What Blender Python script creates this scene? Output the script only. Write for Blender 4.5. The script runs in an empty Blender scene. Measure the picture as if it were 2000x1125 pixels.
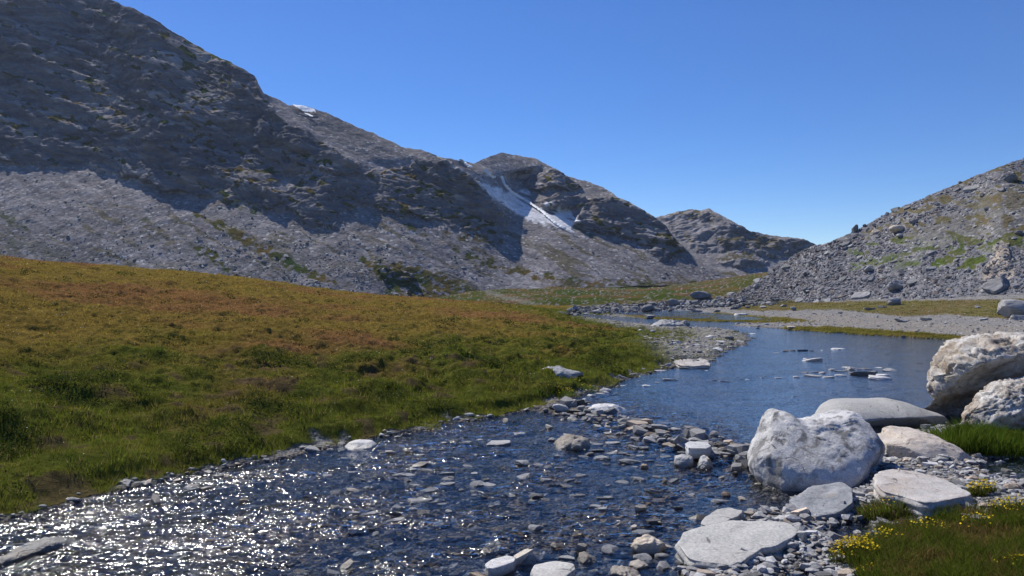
import bpy, bmesh, math
import numpy as np

# ------------------------------------------------------------------ basics
F, H, CX, CY = 1570.0, 2.2, 1000.0, 562.5      # focal length in photo pixels, eye height, picture centre
rng = np.random.default_rng(11)
scene = bpy.context.scene
COL = scene.collection
SUN_AZ, SUN_EL = math.radians(-33.0), math.radians(44.5)


def tag(o, label=None, cat=None, group=None, kind=None):
    if label: o['label'] = label
    if cat: o['category'] = cat
    if group: o['group'] = group
    if kind: o['kind'] = kind
    return o


def unproj(px, py, z=0.05):
    """picture point -> world point on the horizontal plane z"""
    px, py = np.asarray(px, float), np.asarray(py, float)
    Y = (H - z) * F / (py - CY)
    return np.stack([(px - CX) / F * Y, Y], -1)


def sstep(a, b, x):
    t = np.clip((x - a) / (b - a), 0, 1)
    return t * t * (3 - 2 * t)


# ------------------------------------------------------------------ noise
_p = np.random.default_rng(5).permutation(256)
PERM = np.concatenate([_p, _p, _p]).astype(np.int32)
_a = np.random.default_rng(6).random(256) * 2 * np.pi
G2 = np.stack([np.cos(_a), np.sin(_a)], -1).astype(np.float32) * 1.4
_g = np.random.default_rng(8).normal(size=(256, 3))
G3 = (_g / np.linalg.norm(_g, axis=1, keepdims=True)).astype(np.float32) * 1.5


def pn2(x, y):
    x = np.asarray(x, np.float32); y = np.asarray(y, np.float32)
    xi = np.floor(x).astype(np.int32); yi = np.floor(y).astype(np.int32)
    xf = x - xi; yf = y - yi
    u = xf * xf * xf * (xf * (xf * 6 - 15) + 10); v = yf * yf * yf * (yf * (yf * 6 - 15) + 10)
    xi &= 255; yi &= 255

    def g(i, j):
        h = PERM[PERM[(xi + i) & 255] + ((yi + j) & 255)]
        return G2[h, 0] * (xf - i) + G2[h, 1] * (yf - j)
    a = g(0, 0); b = g(1, 0); c = g(0, 1); d = g(1, 1)
    return (a + u * (b - a)) * (1 - v) + (c + u * (d - c)) * v


def pn3(p):
    p = np.asarray(p, np.float32)
    i0 = np.floor(p).astype(np.int32); f = p - i0
    w = f * f * f * (f * (f * 6 - 15) + 10)
    i0 &= 255
    r = 0
    for dx in (0, 1):
        for dy in (0, 1):
            for dz in (0, 1):
                h = PERM[PERM[PERM[(i0[..., 0] + dx) & 255] + ((i0[..., 1] + dy) & 255)] + ((i0[..., 2] + dz) & 255)]
                g = G3[h]
                d = g[..., 0] * (f[..., 0] - dx) + g[..., 1] * (f[..., 1] - dy) + g[..., 2] * (f[..., 2] - dz)
                r = r + d * (w[..., 0] if dx else 1 - w[..., 0]) * (w[..., 1] if dy else 1 - w[..., 1]) * (w[..., 2] if dz else 1 - w[..., 2])
    return r


def fbm2(x, y, o=4, g=.5):
    r = 0; a = 1
    for k in range(o):
        r = r + a * pn2(x * 2 ** k + 17.3 * k, y * 2 ** k - 9.1 * k); a *= g
    return r


def fbm3(p, o=4, g=.5):
    r = 0; a = 1
    for k in range(o):
        r = r + a * pn3(p * 2 ** k + 13.7 * k); a *= g
    return r


def ridge3(p, o=3):
    r = 0; a = 1
    for k in range(o):
        r = r + a * (1 - 2 * np.abs(pn3(p * 2 ** k + 7.7 * k))); a *= .5
    return r


# ------------------------------------------------------------------ polygons
def inside(poly, x, y):
    r = np.zeros(np.shape(x), bool)
    n = len(poly)
    for i in range(n):
        x0, y0 = poly[i]; x1, y1 = poly[(i + 1) % n]
        if y0 == y1: continue
        r ^= ((y0 > y) != (y1 > y)) & (x < (x1 - x0) * (y - y0) / (y1 - y0) + x0)
    return r


def sdist(poly, x, y):
    """signed distance, positive outside"""
    x = np.asarray(x, np.float32); y = np.asarray(y, np.float32)
    d2 = np.full(x.shape, 1e12, np.float32)
    n = len(poly)
    for i in range(n):
        x0, y0 = poly[i]; x1, y1 = poly[(i + 1) % n]
        ex, ey = x1 - x0, y1 - y0
        t = np.clip(((x - x0) * ex + (y - y0) * ey) / (ex * ex + ey * ey + 1e-9), 0, 1)
        np.minimum(d2, (x - x0 - t * ex) ** 2 + (y - y0 - t * ey) ** 2, out=d2)
    d = np.sqrt(d2)
    return np.where(inside(poly, x, y), -d, d)


def region(poly, px, py, soft=6., jitter=0., js=20.):
    """soft membership of a region given by its outline"""
    d = sdist(poly, px, py)
    if jitter:
        d = d + jitter * fbm2(px / js, py / js, 3)
    return 1 - sstep(-soft, soft, d)


# ------------------------------------------------------------------ mesh helpers
def mesh_np(name, v, f, mat, col=None, smooth=True, attrs=None):
    v = np.ascontiguousarray(v, np.float32); f = np.ascontiguousarray(f, np.int32)
    me = bpy.data.meshes.new(name)
    me.vertices.add(len(v)); me.vertices.foreach_set('co', v.ravel())
    k = f.shape[1]
    me.loops.add(f.size); me.loops.foreach_set('vertex_index', f.ravel())
    me.polygons.add(len(f)); me.polygons.foreach_set('loop_start', np.arange(0, f.size, k, dtype=np.int32))
    me.update(calc_edges=True)
    me.polygons.foreach_set('use_smooth', np.full(len(f), smooth))
    if col is not None:
        a = me.attributes.new('Col', 'FLOAT_COLOR', 'POINT')
        c = np.ones((len(v), 4), np.float32); c[:, :3] = col
        a.data.foreach_set('color', c.ravel())
    for nm, val in (attrs or {}).items():
        a = me.attributes.new(nm, 'FLOAT', 'POINT'); a.data.foreach_set('value', np.ascontiguousarray(val, np.float32).ravel())
    if mat: me.materials.append(mat)
    return me


def obj(name, me, parent=None):
    o = bpy.data.objects.new(name, me); COL.objects.link(o)
    if parent: o.parent = parent
    return o


def grid_faces(nr, nc):
    i = np.arange(nr - 1)[:, None] * nc + np.arange(nc - 1)[None, :]
    return np.stack([i, i + 1, i + nc + 1, i + nc], -1).reshape(-1, 4)


_ico = {}
def ico(n):
    if n not in _ico:
        bm = bmesh.new(); bmesh.ops.create_icosphere(bm, subdivisions=n, radius=1)
        bm.verts.ensure_lookup_table()
        v = np.array([x.co[:] for x in bm.verts]); f = np.array([[q.index for q in p.verts] for p in bm.faces])
        bm.free(); v /= np.linalg.norm(v, axis=1, keepdims=True)
        _ico[n] = (v, f)
    v, f = _ico[n]
    return v.copy(), f


# ------------------------------------------------------------------ materials
class NT:
    def __init__(s, name):
        s.m = bpy.data.materials.new(name); s.m.use_nodes = True
        s.t = s.m.node_tree; s.t.nodes.clear()
        s.out = s.n('ShaderNodeOutputMaterial')

    def n(s, kind, **kw):
        nd = s.t.nodes.new(kind)
        for k, v in kw.items(): setattr(nd, k, v)
        return nd

    def set(s, sock, v):
        if hasattr(v, 'is_output') or isinstance(v, bpy.types.NodeSocket): s.t.links.new(v, sock)
        else: sock.default_value = v

    def noise(s, vec, scale, detail=4., rough=.55, dist=0.):
        nd = s.n('ShaderNodeTexNoise'); s.set(nd.inputs['Vector'], vec)
        nd.inputs['Scale'].default_value = scale; nd.inputs['Detail'].default_value = detail
        nd.inputs['Roughness'].default_value = rough; nd.inputs['Distortion'].default_value = dist
        return nd.outputs['Fac']

    def voro(s, vec, scale, feature='F1', out='Distance', rand=1.):
        nd = s.n('ShaderNodeTexVoronoi', feature=feature); s.set(nd.inputs['Vector'], vec)
        nd.inputs['Scale'].default_value = scale; nd.inputs['Randomness'].default_value = rand
        return nd.outputs[out]

    def ramp(s, fac, stops):
        nd = s.n('ShaderNodeValToRGB'); s.set(nd.inputs[0], fac)
        e = nd.color_ramp.elements
        while len(e) < len(stops): e.new(.5)
        for q, (p, c) in zip(e, stops):
            q.position = p; q.color = (c, c, c, 1) if not hasattr(c, '__len__') else (*c, 1)
        return nd.outputs[0]

    def mix(s, fac, a, b, blend='MIX'):
        nd = s.n('ShaderNodeMix', data_type='RGBA', blend_type=blend, clamp_factor=True)
        s.set(nd.inputs[0], fac)
        for k, v in ((6, a), (7, b)):
            if isinstance(v, tuple) and len(v) == 3: v = (*v, 1)
            s.set(nd.inputs[k], v)
        return nd.outputs[2]

    def math(s, op, a, b=0., clamp=False):
        nd = s.n('ShaderNodeMath', operation=op, use_clamp=clamp); s.set(nd.inputs[0], a); s.set(nd.inputs[1], b)
        return nd.outputs[0]

    def mapr(s, v, a, b, c=0., d=1.):
        nd = s.n('ShaderNodeMapRange'); s.set(nd.inputs[0], v)
        for i, q in enumerate((a, b, c, d)): nd.inputs[i + 1].default_value = q
        return nd.outputs[0]

    def bump(s, h, strength=.5, dist=.05, normal=None):
        nd = s.n('ShaderNodeBump'); nd.inputs['Strength'].default_value = strength
        nd.inputs['Distance'].default_value = dist; s.set(nd.inputs['Height'], h)
        if normal: s.set(nd.inputs['Normal'], normal)
        return nd.outputs[0]

    def coord(s, which='Object', scale=None, rot=None):
        tc = s.n('ShaderNodeTexCoord').outputs[which]
        if scale or rot:
            mp = s.n('ShaderNodeMapping'); s.set(mp.inputs['Vector'], tc)
            if scale: mp.inputs['Scale'].default_value = scale
            if rot: mp.inputs['Rotation'].default_value = rot
            return mp.outputs[0]
        return tc

    def geo(s, out): return s.n('ShaderNodeNewGeometry').outputs[out]

    def attr(s, name, out='Color'):
        nd = s.n('ShaderNodeAttribute', attribute_name=name); return nd.outputs[out]

    def bsdf(s, color, rough=.9, normal=None, spec=.3):
        b = s.n('ShaderNodeBsdfPrincipled'); s.set(b.inputs['Base Color'], color); s.set(b.inputs['Roughness'], rough)
        b.inputs['Specular IOR Level'].default_value = spec
        if normal: s.set(b.inputs['Normal'], normal)
        s.t.links.new(b.outputs[0], s.out.inputs[0]); return b


def rock_material(name, base, pale, dark, sc=1., bump=.6, tint=None, streak=False, patch=.5, rust=(.40, .28, .16)):
    """weathered stone: mottled grain, paler and darker patches, cracks; wet and dark just above the water line"""
    s = NT(name)
    o = s.coord('Object')
    oi = s.n('ShaderNodeObjectInfo').outputs['Random']
    off = s.n('ShaderNodeVectorMath', operation='MULTIPLY_ADD'); s.t.links.new(o, off.inputs[0])
    off.inputs[1].default_value = (sc, sc, sc)
    cmb = s.n('ShaderNodeCombineXYZ'); r10 = s.math('MULTIPLY', oi, 37.)
    for k in range(3): s.t.links.new(r10, cmb.inputs[k])
    s.t.links.new(cmb.outputs[0], off.inputs[2]); v = off.outputs[0]
    big = s.noise(v, 1.6, 5, .6, .6)
    c = s.mix(s.ramp(big, [(.36, 0.), (.62, 1.)]), base, pale)
    mid = s.noise(v, 6., 7, .72, .4)
    c = s.mix(s.ramp(mid, [(.5, 0.), (.70, patch)]), c, dark)
    if streak:
        mp = s.n('ShaderNodeMapping'); s.t.links.new(v, mp.inputs[0])
        mp.inputs['Scale'].default_value = (2.4, 2., .5); mp.inputs['Rotation'].default_value = (0, math.radians(-28), 0)
        st = s.noise(mp.outputs[0], 1.5, 5, .6, .5)
        c = s.mix(s.ramp(st, [(.54, 0.), (.62, .85)]), c, dark)
        c = s.mix(s.ramp(st, [(.30, .8), (.42, 0.)]), c, pale)
    ru = s.noise(v, 2.3, 4, .6, 1.)
    c = s.mix(s.ramp(ru, [(.60, 0.), (.75, .55 if tint is None else tint)]), c, rust)
    fine = s.noise(v, 45., 4, .75)
    c = s.mix(1., c, s.ramp(fine, [(.3, .62), (.68, 1.25)]), 'MULTIPLY')
    cr = s.voro(v, 2.6, 'DISTANCE_TO_EDGE')
    wob = s.math('ADD', cr, s.math('MULTIPLY', s.math('SUBTRACT', s.noise(v, 9., 3), .5), .12))
    crk = s.ramp(wob, [(0., 0.), (.012, 1.)])
    crk = s.math('MAXIMUM', crk, s.ramp(big, [(.45, 0.), (.5, 1.)]))
    c = s.mix(s.math('MULTIPLY', s.math('SUBTRACT', 1., crk), .75), c, (.06, .055, .05))
    lum = s.mapr(oi, 0, 1, .8, 1.15)
    c = s.mix(1., c, lum, 'MULTIPLY')
    # wet foot of the stone
    z = s.n('ShaderNodeSeparateXYZ'); s.t.links.new(s.geo('Position'), z.inputs[0])
    wet = s.math('MULTIPLY', s.mapr(z.outputs[2], .015, .075, 1., 0.), 1., True)
    c = s.mix(wet, c, s.mix(1., c, (.42, .42, .42), 'MULTIPLY'))
    rough = s.mapr(wet, 0, 1, .85, .35)
    h = s.math('ADD', s.math('MULTIPLY', fine, .35), s.math('ADD', s.math('MULTIPLY', mid, .8), s.math('MULTIPLY', crk, .25)))
    s.bsdf(c, rough, s.bump(h, bump, .05 / sc if sc > 1 else .05), .35)
    return s.m


M = {}
M['grey'] = rock_material('grey_slate', (.34, .34, .345), (.50, .50, .50), (.17, .17, .18), 1.5, .6)
M['pale'] = rock_material('pale_stone', (.52, .51, .50), (.66, .65, .64), (.28, .27, .26), 1.5, .5)
M['dark'] = rock_material('dark_slate', (.15, .15, .15), (.24, .24, .24), (.08, .08, .08), 1.5, .6)
M['tan'] = rock_material('tan_stone', (.44, .36, .27), (.55, .48, .40), (.25, .18, .12), 1.5, .6)
M['brown'] = rock_material('brown_stone', (.25, .21, .16), (.34, .31, .27), (.12, .10, .08), 1.5, .7)
M['marble'] = rock_material('white_grey_boulder', (.41, .405, .40), (.62, .61, .605), (.15, .145, .14), 1.25, .7, streak=True, patch=.7, tint=.15)
M['smooth'] = rock_material('smooth_grey_boulder', (.40, .395, .38), (.46, .455, .44), (.33, .31, .30), 1., .18, patch=.3, tint=.35)
M['craggy'] = rock_material('craggy_cream_boulder', (.36, .29, .22), (.60, .58, .55), (.11, .085, .06), 1.6, 1.3, patch=.95, tint=.5)
M['block'] = rock_material('tan_block', (.50, .43, .36), (.56, .50, .44), (.33, .26, .2), 1.2, .5, patch=.5, tint=.4)
M['slab'] = rock_material('rosy_slab', (.42, .37, .33), (.50, .48, .46), (.24, .2, .17), 1.4, .5, patch=.55, tint=.6)
M['flat'] = rock_material('big_pale_slab', (.36, .35, .33), (.43, .42, .40), (.27, .25, .23), .9, .3, patch=.4, tint=.2)
M['slate'] = rock_material('blue_slate', (.30, .31, .325), (.40, .41, .42), (.14, .14, .15), 1.6, .8)
M['hillpale'] = rock_material('pale_hillside_rock', (.31, .30, .30), (.42, .41, .40), (.16, .155, .15), .8, .8)
M['hill'] = rock_material('hillside_rock', (.20, .198, .205), (.32, .315, .32), (.09, .09, .10), .8, .8)


def ground_material():
    s = NT('meadow_and_gravel_ground')
    o = s.coord('Object')
    c = s.attr('Col'); gv = s.attr('gravel', 'Fac')
    f1 = s.noise(o, 9., 5, .7); f2 = s.noise(o, 60., 3, .7)
    c1 = s.mix(1., c, s.ramp(f1, [(.3, .6), (.7, 1.35)]), 'MULTIPLY')
    cell = s.voro(o, 26., 'F1', 'Color'); hsv = s.n('ShaderNodeSeparateColor'); s.t.links.new(cell, hsv.inputs[0])
    c2 = s.mix(1., c, s.mapr(hsv.outputs[0], 0, 1, .55, 1.5), 'MULTIPLY')
    c2 = s.mix(s.mapr(hsv.outputs[1], .8, .9, 0, .5), c2, (.30, .24, .17))
    cc = s.mix(gv, c1, c2)
    d = s.voro(o, 26., 'F1'); d2 = s.voro(o, 8., 'F1')
    hg = s.math('ADD', s.math('MULTIPLY', d, -1.), s.math('MULTIPLY', d2, -1.4))
    hm = s.math('ADD', s.math('MULTIPLY', f1, 2.), f2)
    hh = s.mix(gv, hm, hg)
    s.bsdf(cc, .9, s.bump(hh, .8, .04), 0.)
    return s.m


def mountain_material(name, px=.7, cell=.45, far=False):
    s = NT(name)
    o = s.coord('Object')
    c = s.attr('Col'); cl = s.attr('cliff', 'Fac'); gr = s.attr('grassy', 'Fac')
    big = s.noise(o, .025 * px, 6, .65); med = s.noise(o, .22 * px, 6, .7, .3); fine = s.noise(o, 1.1 * px, 4, .75)
    cv = s.voro(o, cell * px, 'F1', 'Color'); sp = s.n('ShaderNodeSeparateColor'); s.t.links.new(cv, sp.inputs[0])
    cv2 = s.voro(o, cell * px * 2.7, 'F1', 'Color'); sp2 = s.n('ShaderNodeSeparateColor'); s.t.links.new(cv2, sp2.inputs[0])
    # loose stones: each with its own grey
    t = s.mix(1., c, s.mapr(sp.outputs[0], 0, 1, .82, 1.18), 'MULTIPLY')
    t = s.mix(1., t, s.mapr(sp2.outputs[0], 0, 1, .76, 1.24), 'MULTIPLY')
    t = s.mix(s.mapr(sp2.outputs[1], .93, .97, 0, .6), t, (.55, .54, .53))
    # bedrock: tilted beds
    mp = s.n('ShaderNodeMapping'); s.t.links.new(o, mp.inputs[0])
    mp.inputs['Rotation'].default_value = (0, math.radians(22), 0); mp.inputs['Scale'].default_value = (.16, .2, 1.)
    bed = s.noise(mp.outputs[0], .30 * px, 6, .65, .1)
    r = s.mix(1., c, s.ramp(bed, [(.32, .55), (.5, 1.), (.68, 1.55)]), 'MULTIPLY')
    r = s.mix(s.ramp(med, [(.56, 0.), (.74, .35)]), r, (.20, .165, .14))
    g = s.mix(1., c, s.ramp(fine, [(.3, .55), (.7, 1.45)]), 'MULTIPLY')
    cc = s.mix(cl, t, r); cc = s.mix(gr, cc, g)
    cc = s.mix(1., cc, s.ramp(big, [(.3, .85), (.7, 1.15)]), 'MULTIPLY')
    d = s.math('MULTIPLY', s.voro(o, cell * px, 'F1'), -1.1); d2 = s.math('MULTIPLY', s.voro(o, cell * px * 2.7, 'F1'), -.7)
    ht = s.math('ADD', d, d2)
    hr = s.math('ADD', s.math('MULTIPLY', bed, 3.), s.math('ADD', s.math('MULTIPLY', med, 4.), s.math('MULTIPLY', fine, 1.4)))
    hh = s.mix(cl, s.math('MULTIPLY', ht, .55), hr)
    s.bsdf(cc, .95, s.bump(hh, .32, .8 / px), 0.)
    return s.m


def water_material():
    s = NT('clear_stream_water')
    p = s.geo('Position')
    rf = s.attr('riffle', 'Fac')

    def layer(scale, sx, sy, rot, det=2.):
        mp = s.n('ShaderNodeMapping'); s.t.links.new(p, mp.inputs[0])
        mp.inputs['Scale'].default_value = (sx, sy, 1); mp.inputs['Rotation'].default_value = (0, 0, rot)
        return s.noise(mp.outputs[0], scale, det, .6, .4)
    a = layer(3.2, 1., 2.2, .4); b = layer(9., 1., 1.7, -.2); c = layer(26., 1., 1.4, .6)
    hp = s.math('ADD', s.math('MULTIPLY', a, .22), s.math('ADD', s.math('MULTIPLY', b, .16), s.math('MULTIPLY', c, .02)))
    hr = s.math('ADD', s.math('MULTIPLY', a, 1.3), s.math('ADD', s.math('MULTIPLY', b, 1.25), s.math('MULTIPLY', c, .22)))
    h = s.n('ShaderNodeMix', data_type='FLOAT'); s.t.links.new(rf, h.inputs[0]); s.t.links.new(hp, h.inputs[2]); s.t.links.new(hr, h.inputs[3])
    nrm = s.bump(h.outputs[0], 1., .030)
    fr = s.n('ShaderNodeFresnel'); fr.inputs['IOR'].default_value = 1.35; s.t.links.new(nrm, fr.inputs['Normal'])
    tr = s.n('ShaderNodeBsdfTransparent'); s.set(tr.inputs[0], s.mix(rf, (.52, .64, .84), (.82, .81, .78)))
    gl = s.n('ShaderNodeBsdfGlossy'); gl.inputs['Roughness'].default_value = .08; gl.inputs['Color'].default_value = (1, 1, 1, 1); s.t.links.new(nrm, gl.inputs['Normal'])
    mx = s.n('ShaderNodeMixShader'); s.t.links.new(fr.outputs[0], mx.inputs[0])
    s.t.links.new(tr.outputs[0], mx.inputs[1]); s.t.links.new(gl.outputs[0], mx.inputs[2])
    s.t.links.new(mx.outputs[0], s.out.inputs[0])
    return s.m


def leaf_material(name, trans=.35, rough=.6, spec=.2):
    s = NT(name)
    c = s.attr('Col')
    if spec < .1:
        b = s.n('ShaderNodeBsdfDiffuse'); s.t.links.new(c, b.inputs['Color'])
    else:
        b = s.n('ShaderNodeBsdfPrincipled'); s.t.links.new(c, b.inputs['Base Color']); b.inputs['Roughness'].default_value = rough
        b.inputs['Specular IOR Level'].default_value = spec
    t = s.n('ShaderNodeBsdfTranslucent'); s.t.links.new(c, t.inputs[0])
    mx = s.n('ShaderNodeMixShader'); mx.inputs[0].default_value = trans
    s.t.links.new(b.outputs[0], mx.inputs[1]); s.t.links.new(t.outputs[0], mx.inputs[2])
    s.t.links.new(mx.outputs[0], s.out.inputs[0]); return s.m


def stone_mass_material(name, wetz=True, spec=.3):
    s = NT(name)
    o = s.coord('Object'); c = s.attr('Col')
    n = s.noise(o, 40., 3, .7)
    c = s.mix(1., c, s.ramp(n, [(.3, .7), (.7, 1.3)]), 'MULTIPLY')
    rough = .85
    if wetz:
        z = s.n('ShaderNodeSeparateXYZ'); s.t.links.new(s.geo('Position'), z.inputs[0])
        wet = s.math('MULTIPLY', s.mapr(z.outputs[2], .005, .05, 1., 0.), 1., True)
        c = s.mix(wet, c, s.mix(1., c, (.5, .48, .45), 'MULTIPLY')); rough = s.mapr(wet, 0, 1, .85, .4)
    s.bsdf(c, rough, s.bump(n, .4, .02), spec)
    return s.m


def plain(name, col, rough=.9, nscale=3., lo=.7, hi=1.25):
    s = NT(name); n = s.noise(s.coord('Object'), nscale, 5, .7)
    s.bsdf(s.mix(1., col, s.ramp(n, [(.3, lo), (.7, hi)]), 'MULTIPLY'), rough, s.bump(n, .4, .1), .3); return s.m


M['ground'] = ground_material(); M['water'] = water_material()
M['grass'] = leaf_material('grass_blades', .5, .7, .03); M['leaf'] = leaf_material('small_leaves', .25, .5, .05)
M['flower'] = leaf_material('flower_petals', .3, .6, .1)
M['gravel'] = stone_mass_material('loose_gravel'); M['scree'] = stone_mass_material('scree_stones', False, 0.)
M['mountain'] = mountain_material('talus_and_limestone', 1., .38); M['farhill'] = mountain_material('far_hill_rock', .7, .4)
M['slope'] = mountain_material('slate_scree_slope', 3.2, .6)
M['snow'] = plain('old_snow', (.80, .82, .86), .7, .1, .92, 1.05); M['foam'] = plain('white_water', (.75, .77, .8), .6, .3, .75, 1.1)
M['path'] = plain('footpath_dust', (.42, .36, .30), .95, 1.5)

# ------------------------------------------------------------------ the river outline (left bank upstream, then right bank back)
LEFT_PX = [(-700, 1250), (-350, 1085), (-150, 1042), (0, 1008), (80, 992), (150, 970), (230, 950), (300, 934), (450, 906), (560, 886),
           (640, 869), (760, 846), (880, 823), (1000, 804), (1080, 791), (1130, 779), (1190, 762), (1240, 740), (1290, 726), (1330, 715),
           (1392, 708), (1402, 692), (1440, 681), (1466, 663), (1440, 650), (1400, 644), (1345, 643), (1270, 637), (1200, 629), (1120, 618), (1085, 612.5)]
RIGHT_PX = [(1085, 609.5), (1150, 614), (1210, 620.5), (1290, 625.5), (1380, 630), (1475, 631), (1430, 637), (1525, 644), (1600, 650.5), (1700, 657),
            (1800, 663), (1880, 669), (1960, 678), (2060, 702), (2090, 740), (2020, 790), (1930, 826), (1850, 842), (1780, 852), (1735, 870),
            (1722, 905), (1690, 935), (1600, 962), (1540, 985), (1490, 990), (1460, 1000), (1440, 1025), (1390, 1060), (1350, 1092), (1310, 1125),
            (1200, 1160), (1000, 1190), (600, 1260), (0, 1360), (-700, 1500)]
RIVER = [tuple(p) for p in unproj(*np.array(LEFT_PX + RIGHT_PX, float).T)]
SIDE_POOLS = [[(1640, 1010), (1700, 1006), (1716, 1018), (1700, 1046), (1650, 1050), (1632, 1036)],
              [(1530, 1112), (1560, 1100), (1600, 1112), (1590, 1140), (1540, 1140)],
              [(1905, 905), (2010, 900), (2060, 920), (2010, 950), (1960, 945), (1915, 930)]]
SIDE_POOLS = [[tuple(p) for p in unproj(*np.array(q, float).T)] for q in SIDE_POOLS]
W0 = np.array([0.9, 14.5]); WN = np.array([.894, .447])


def weir_s(x, y): return (x - W0[0]) * WN[0] + (y - W0[1]) * WN[1]
def zwater(x, y): return .10 * sstep(-.7, .7, weir_s(x, y))


# ------------------------------------------------------------------ land heights: thin plate spline through points read off the valley
LAND = [  # px, distance, z
    (0, 45, 3.85), (250, 47, 3.32), (500, 50, 2.66), (700, 52, 1.72), (900, 56, 1.20), (1000, 60, .84), (1100, 64, .2),
    (0, 80, 3.0), (500, 85, 1.5), (900, 85, .5), (0, 130, -1), (500, 130, -1.0), (850, 130, -.6), (0, 250, -3), (500, 250, -3), (800, 280, -3.),
    (0, 11, .75), (0, 20, 1.75), (0, 30, 2.7), (300, 13, .62), (300, 20, 1.25), (300, 32, 2.1), (600, 15, .5), (600, 22, .95), (600, 35, 1.6),
    (900, 17, .38), (900, 25, .7), (900, 38, 1.05), (1100, 20, .33), (1100, 30, .42), (1100, 45, .35), (1250, 25, .2), (1250, 35, .15), (1350, 30, .12),
    (-300, 6, .9), (-300, 15, 1.9), (-300, 45, 5.5), (-800, 10, 2.), (-800, 45, 7.), (-800, 130, 6), (-800, 300, 2),
    (1000, 100, -.1), (1000, 180, .75), (1000, 260, 1.7), (1000, 420, 2.), (1150, 100, -.02), (1150, 150, .1), (1150, 250, 1.3), (1150, 350, 3.1), (1150, 500, 4.),
    (1300, 80, .05), (1300, 120, .1), (1300, 200, .6), (1300, 300, 2.6), (1300, 450, 4.8), (1420, 90, .5), (1420, 140, 1.1), (1420, 220, 3.2), (1420, 330, 5.6), (1430, 480, 7.6),
    (1490, 250, 6.8), (1500, 420, 9.), (1600, 40, .12), (1600, 60, .3), (1600, 80, .8), (1800, 35, .12), (1800, 50, .45), (1800, 70, 1.1), (2000, 25, .3), (2000, 40, .6), (2000, 60, 1.45),
    (2300, 20, .5), (2300, 60, 2.5), (2300, 200, 6), (1700, 8.5, .1), (1900, 7, .3), (2000, 8, .32), (1800, 6.3, .26), (2000, 12, .4), (1500, 6, .06),
    (1600, 4, .3), (1000, 3, .25), (0, 3, .25), (2400, 5, .6), (-1500, 5, .8), (3500, 5, 1.)]
_L = np.array(LAND, float)


def _uv(u, y): return np.stack([u * 4.0, np.log(y) * 1.6], -1)


_C = _uv((_L[:, 0] - CX) / F, _L[:, 1])


def _k(r2): return .5 * r2 * np.log(r2 + 1e-9)


_n = len(_C)
_A = np.zeros((_n + 3, _n + 3))
_d2 = ((_C[:, None] - _C[None]) ** 2).sum(-1)
_A[:_n, :_n] = _k(_d2) + np.eye(_n) * .002
_A[:_n, _n] = 1; _A[:_n, _n + 1:] = _C; _A[_n, :_n] = 1; _A[_n + 1:, :_n] = _C.T
_W = np.linalg.solve(_A, np.concatenate([_L[:, 2], np.zeros(3)]))


def land(x, y):
    y = np.maximum(y, .6)
    q = _uv(np.clip(x / y, -2.2, 2.2), np.clip(y, 2., 600.)).astype(np.float32)
    r = (_W[_n] + q[..., 0] * _W[_n + 1] + q[..., 1] * _W[_n + 2]).astype(np.float32)
    for i in range(_n):
        d2 = (q[..., 0] - np.float32(_C[i, 0])) ** 2 + (q[..., 1] - np.float32(_C[i, 1])) ** 2
        r += np.float32(.5 * _W[i]) * d2 * np.log(d2 + np.float32(1e-9))
    return r


def river_d(x, y):
    """distance to the shore, negative in the water"""
    d = sdist(RIVER, x, y)
    for q in SIDE_POOLS: d = np.minimum(d, np.maximum(sdist(q, x, y), -.35))
    return d + np.clip(y * .012, .05, .5) * fbm2(x * 1.3, y * 1.3, 3)


def is_left(x, y):
    """1 on the meadow side of the stream"""
    return 1 - sstep(-1., 1., x - np.interp(y, [4, 8, 12, 18, 25, 40, 60, 90], [-4, -2.0, 0., 3., 6.5, 11.5, 8, 6.5]))


def ground_z(x, y, d=None, detail=True):
    x = np.asarray(x, float); y = np.asarray(y, float)
    if d is None: d = river_d(x, y)
    lf = is_left(x, y)
    zw = zwater(x, y) * (1 - sstep(1.5, 4., d))
    dd = np.clip(d, 0, None)
    bank = zw + .02 + .07 * sstep(0, .5, dd) + lf * (.12 * sstep(.25, .6, dd) + .14 * sstep(.6, 1.5, dd)) * (1 - sstep(35, 60, y)) * (1 - .85 * sstep(3, 8, x))
    up = np.where(lf > .5, sstep(.3, 4.5, dd), sstep(.2, 3., dd))
    m = np.maximum(land(x, y), -6.)
    z = bank * (1 - up) + np.where(y < 75, np.maximum(m, .06), m) * up + bank * up * .15
    s = weir_s(x, y)
    deep = .10 + .38 * sstep(.5, 3.5, s)
    z = np.where(d < 0, zw - .02 - deep * sstep(0, 2.4, -d) - .03 * sstep(0, .2, -d), z)
    z = z + np.where((d < 0), .09 * np.exp(-(s / .55) ** 2) * ((x > .3) & (y < 15)), 0)
    if detail:
        hum = sstep(.5, 2.5, dd)
        near = (1 - sstep(60, 110, y))
        z = z + hum * near * lf * (  .10 * fbm2(x * .55, y * .55, 2) + .06 * fbm2(x * 1.9, y * 1.9, 3) + .035 * fbm2(x * 4.5, y * 4.5, 2)) * (.5 + sstep(8, 18, y))
        z = z + lf * near * .22 * sstep(.4, 1.5, dd) * (1 - sstep(3., 7., dd)) * np.clip(fbm2(x * .9 + 5, y * .9, 2), -.3, .8) * (1 - sstep(2, 6, x))
        z = z + hum * (1 - near) * (1.1 * fbm2(x * .04, y * .04, 3) + .25 * fbm2(x * .22, y * .22, 3))
        z = z + hum * (1 - lf) * near * (.05 * fbm2(x * .8, y * .8, 3))
        z = z + (.016 + .010 * (d < 0)) * fbm2(x * 7., y * 7., 3) + .012 * pn2(x * 2.6, y * 2.6)
    return z


def to_px(x, y, z): return CX + x / y * F, CY - (z - H) / y * F


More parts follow.
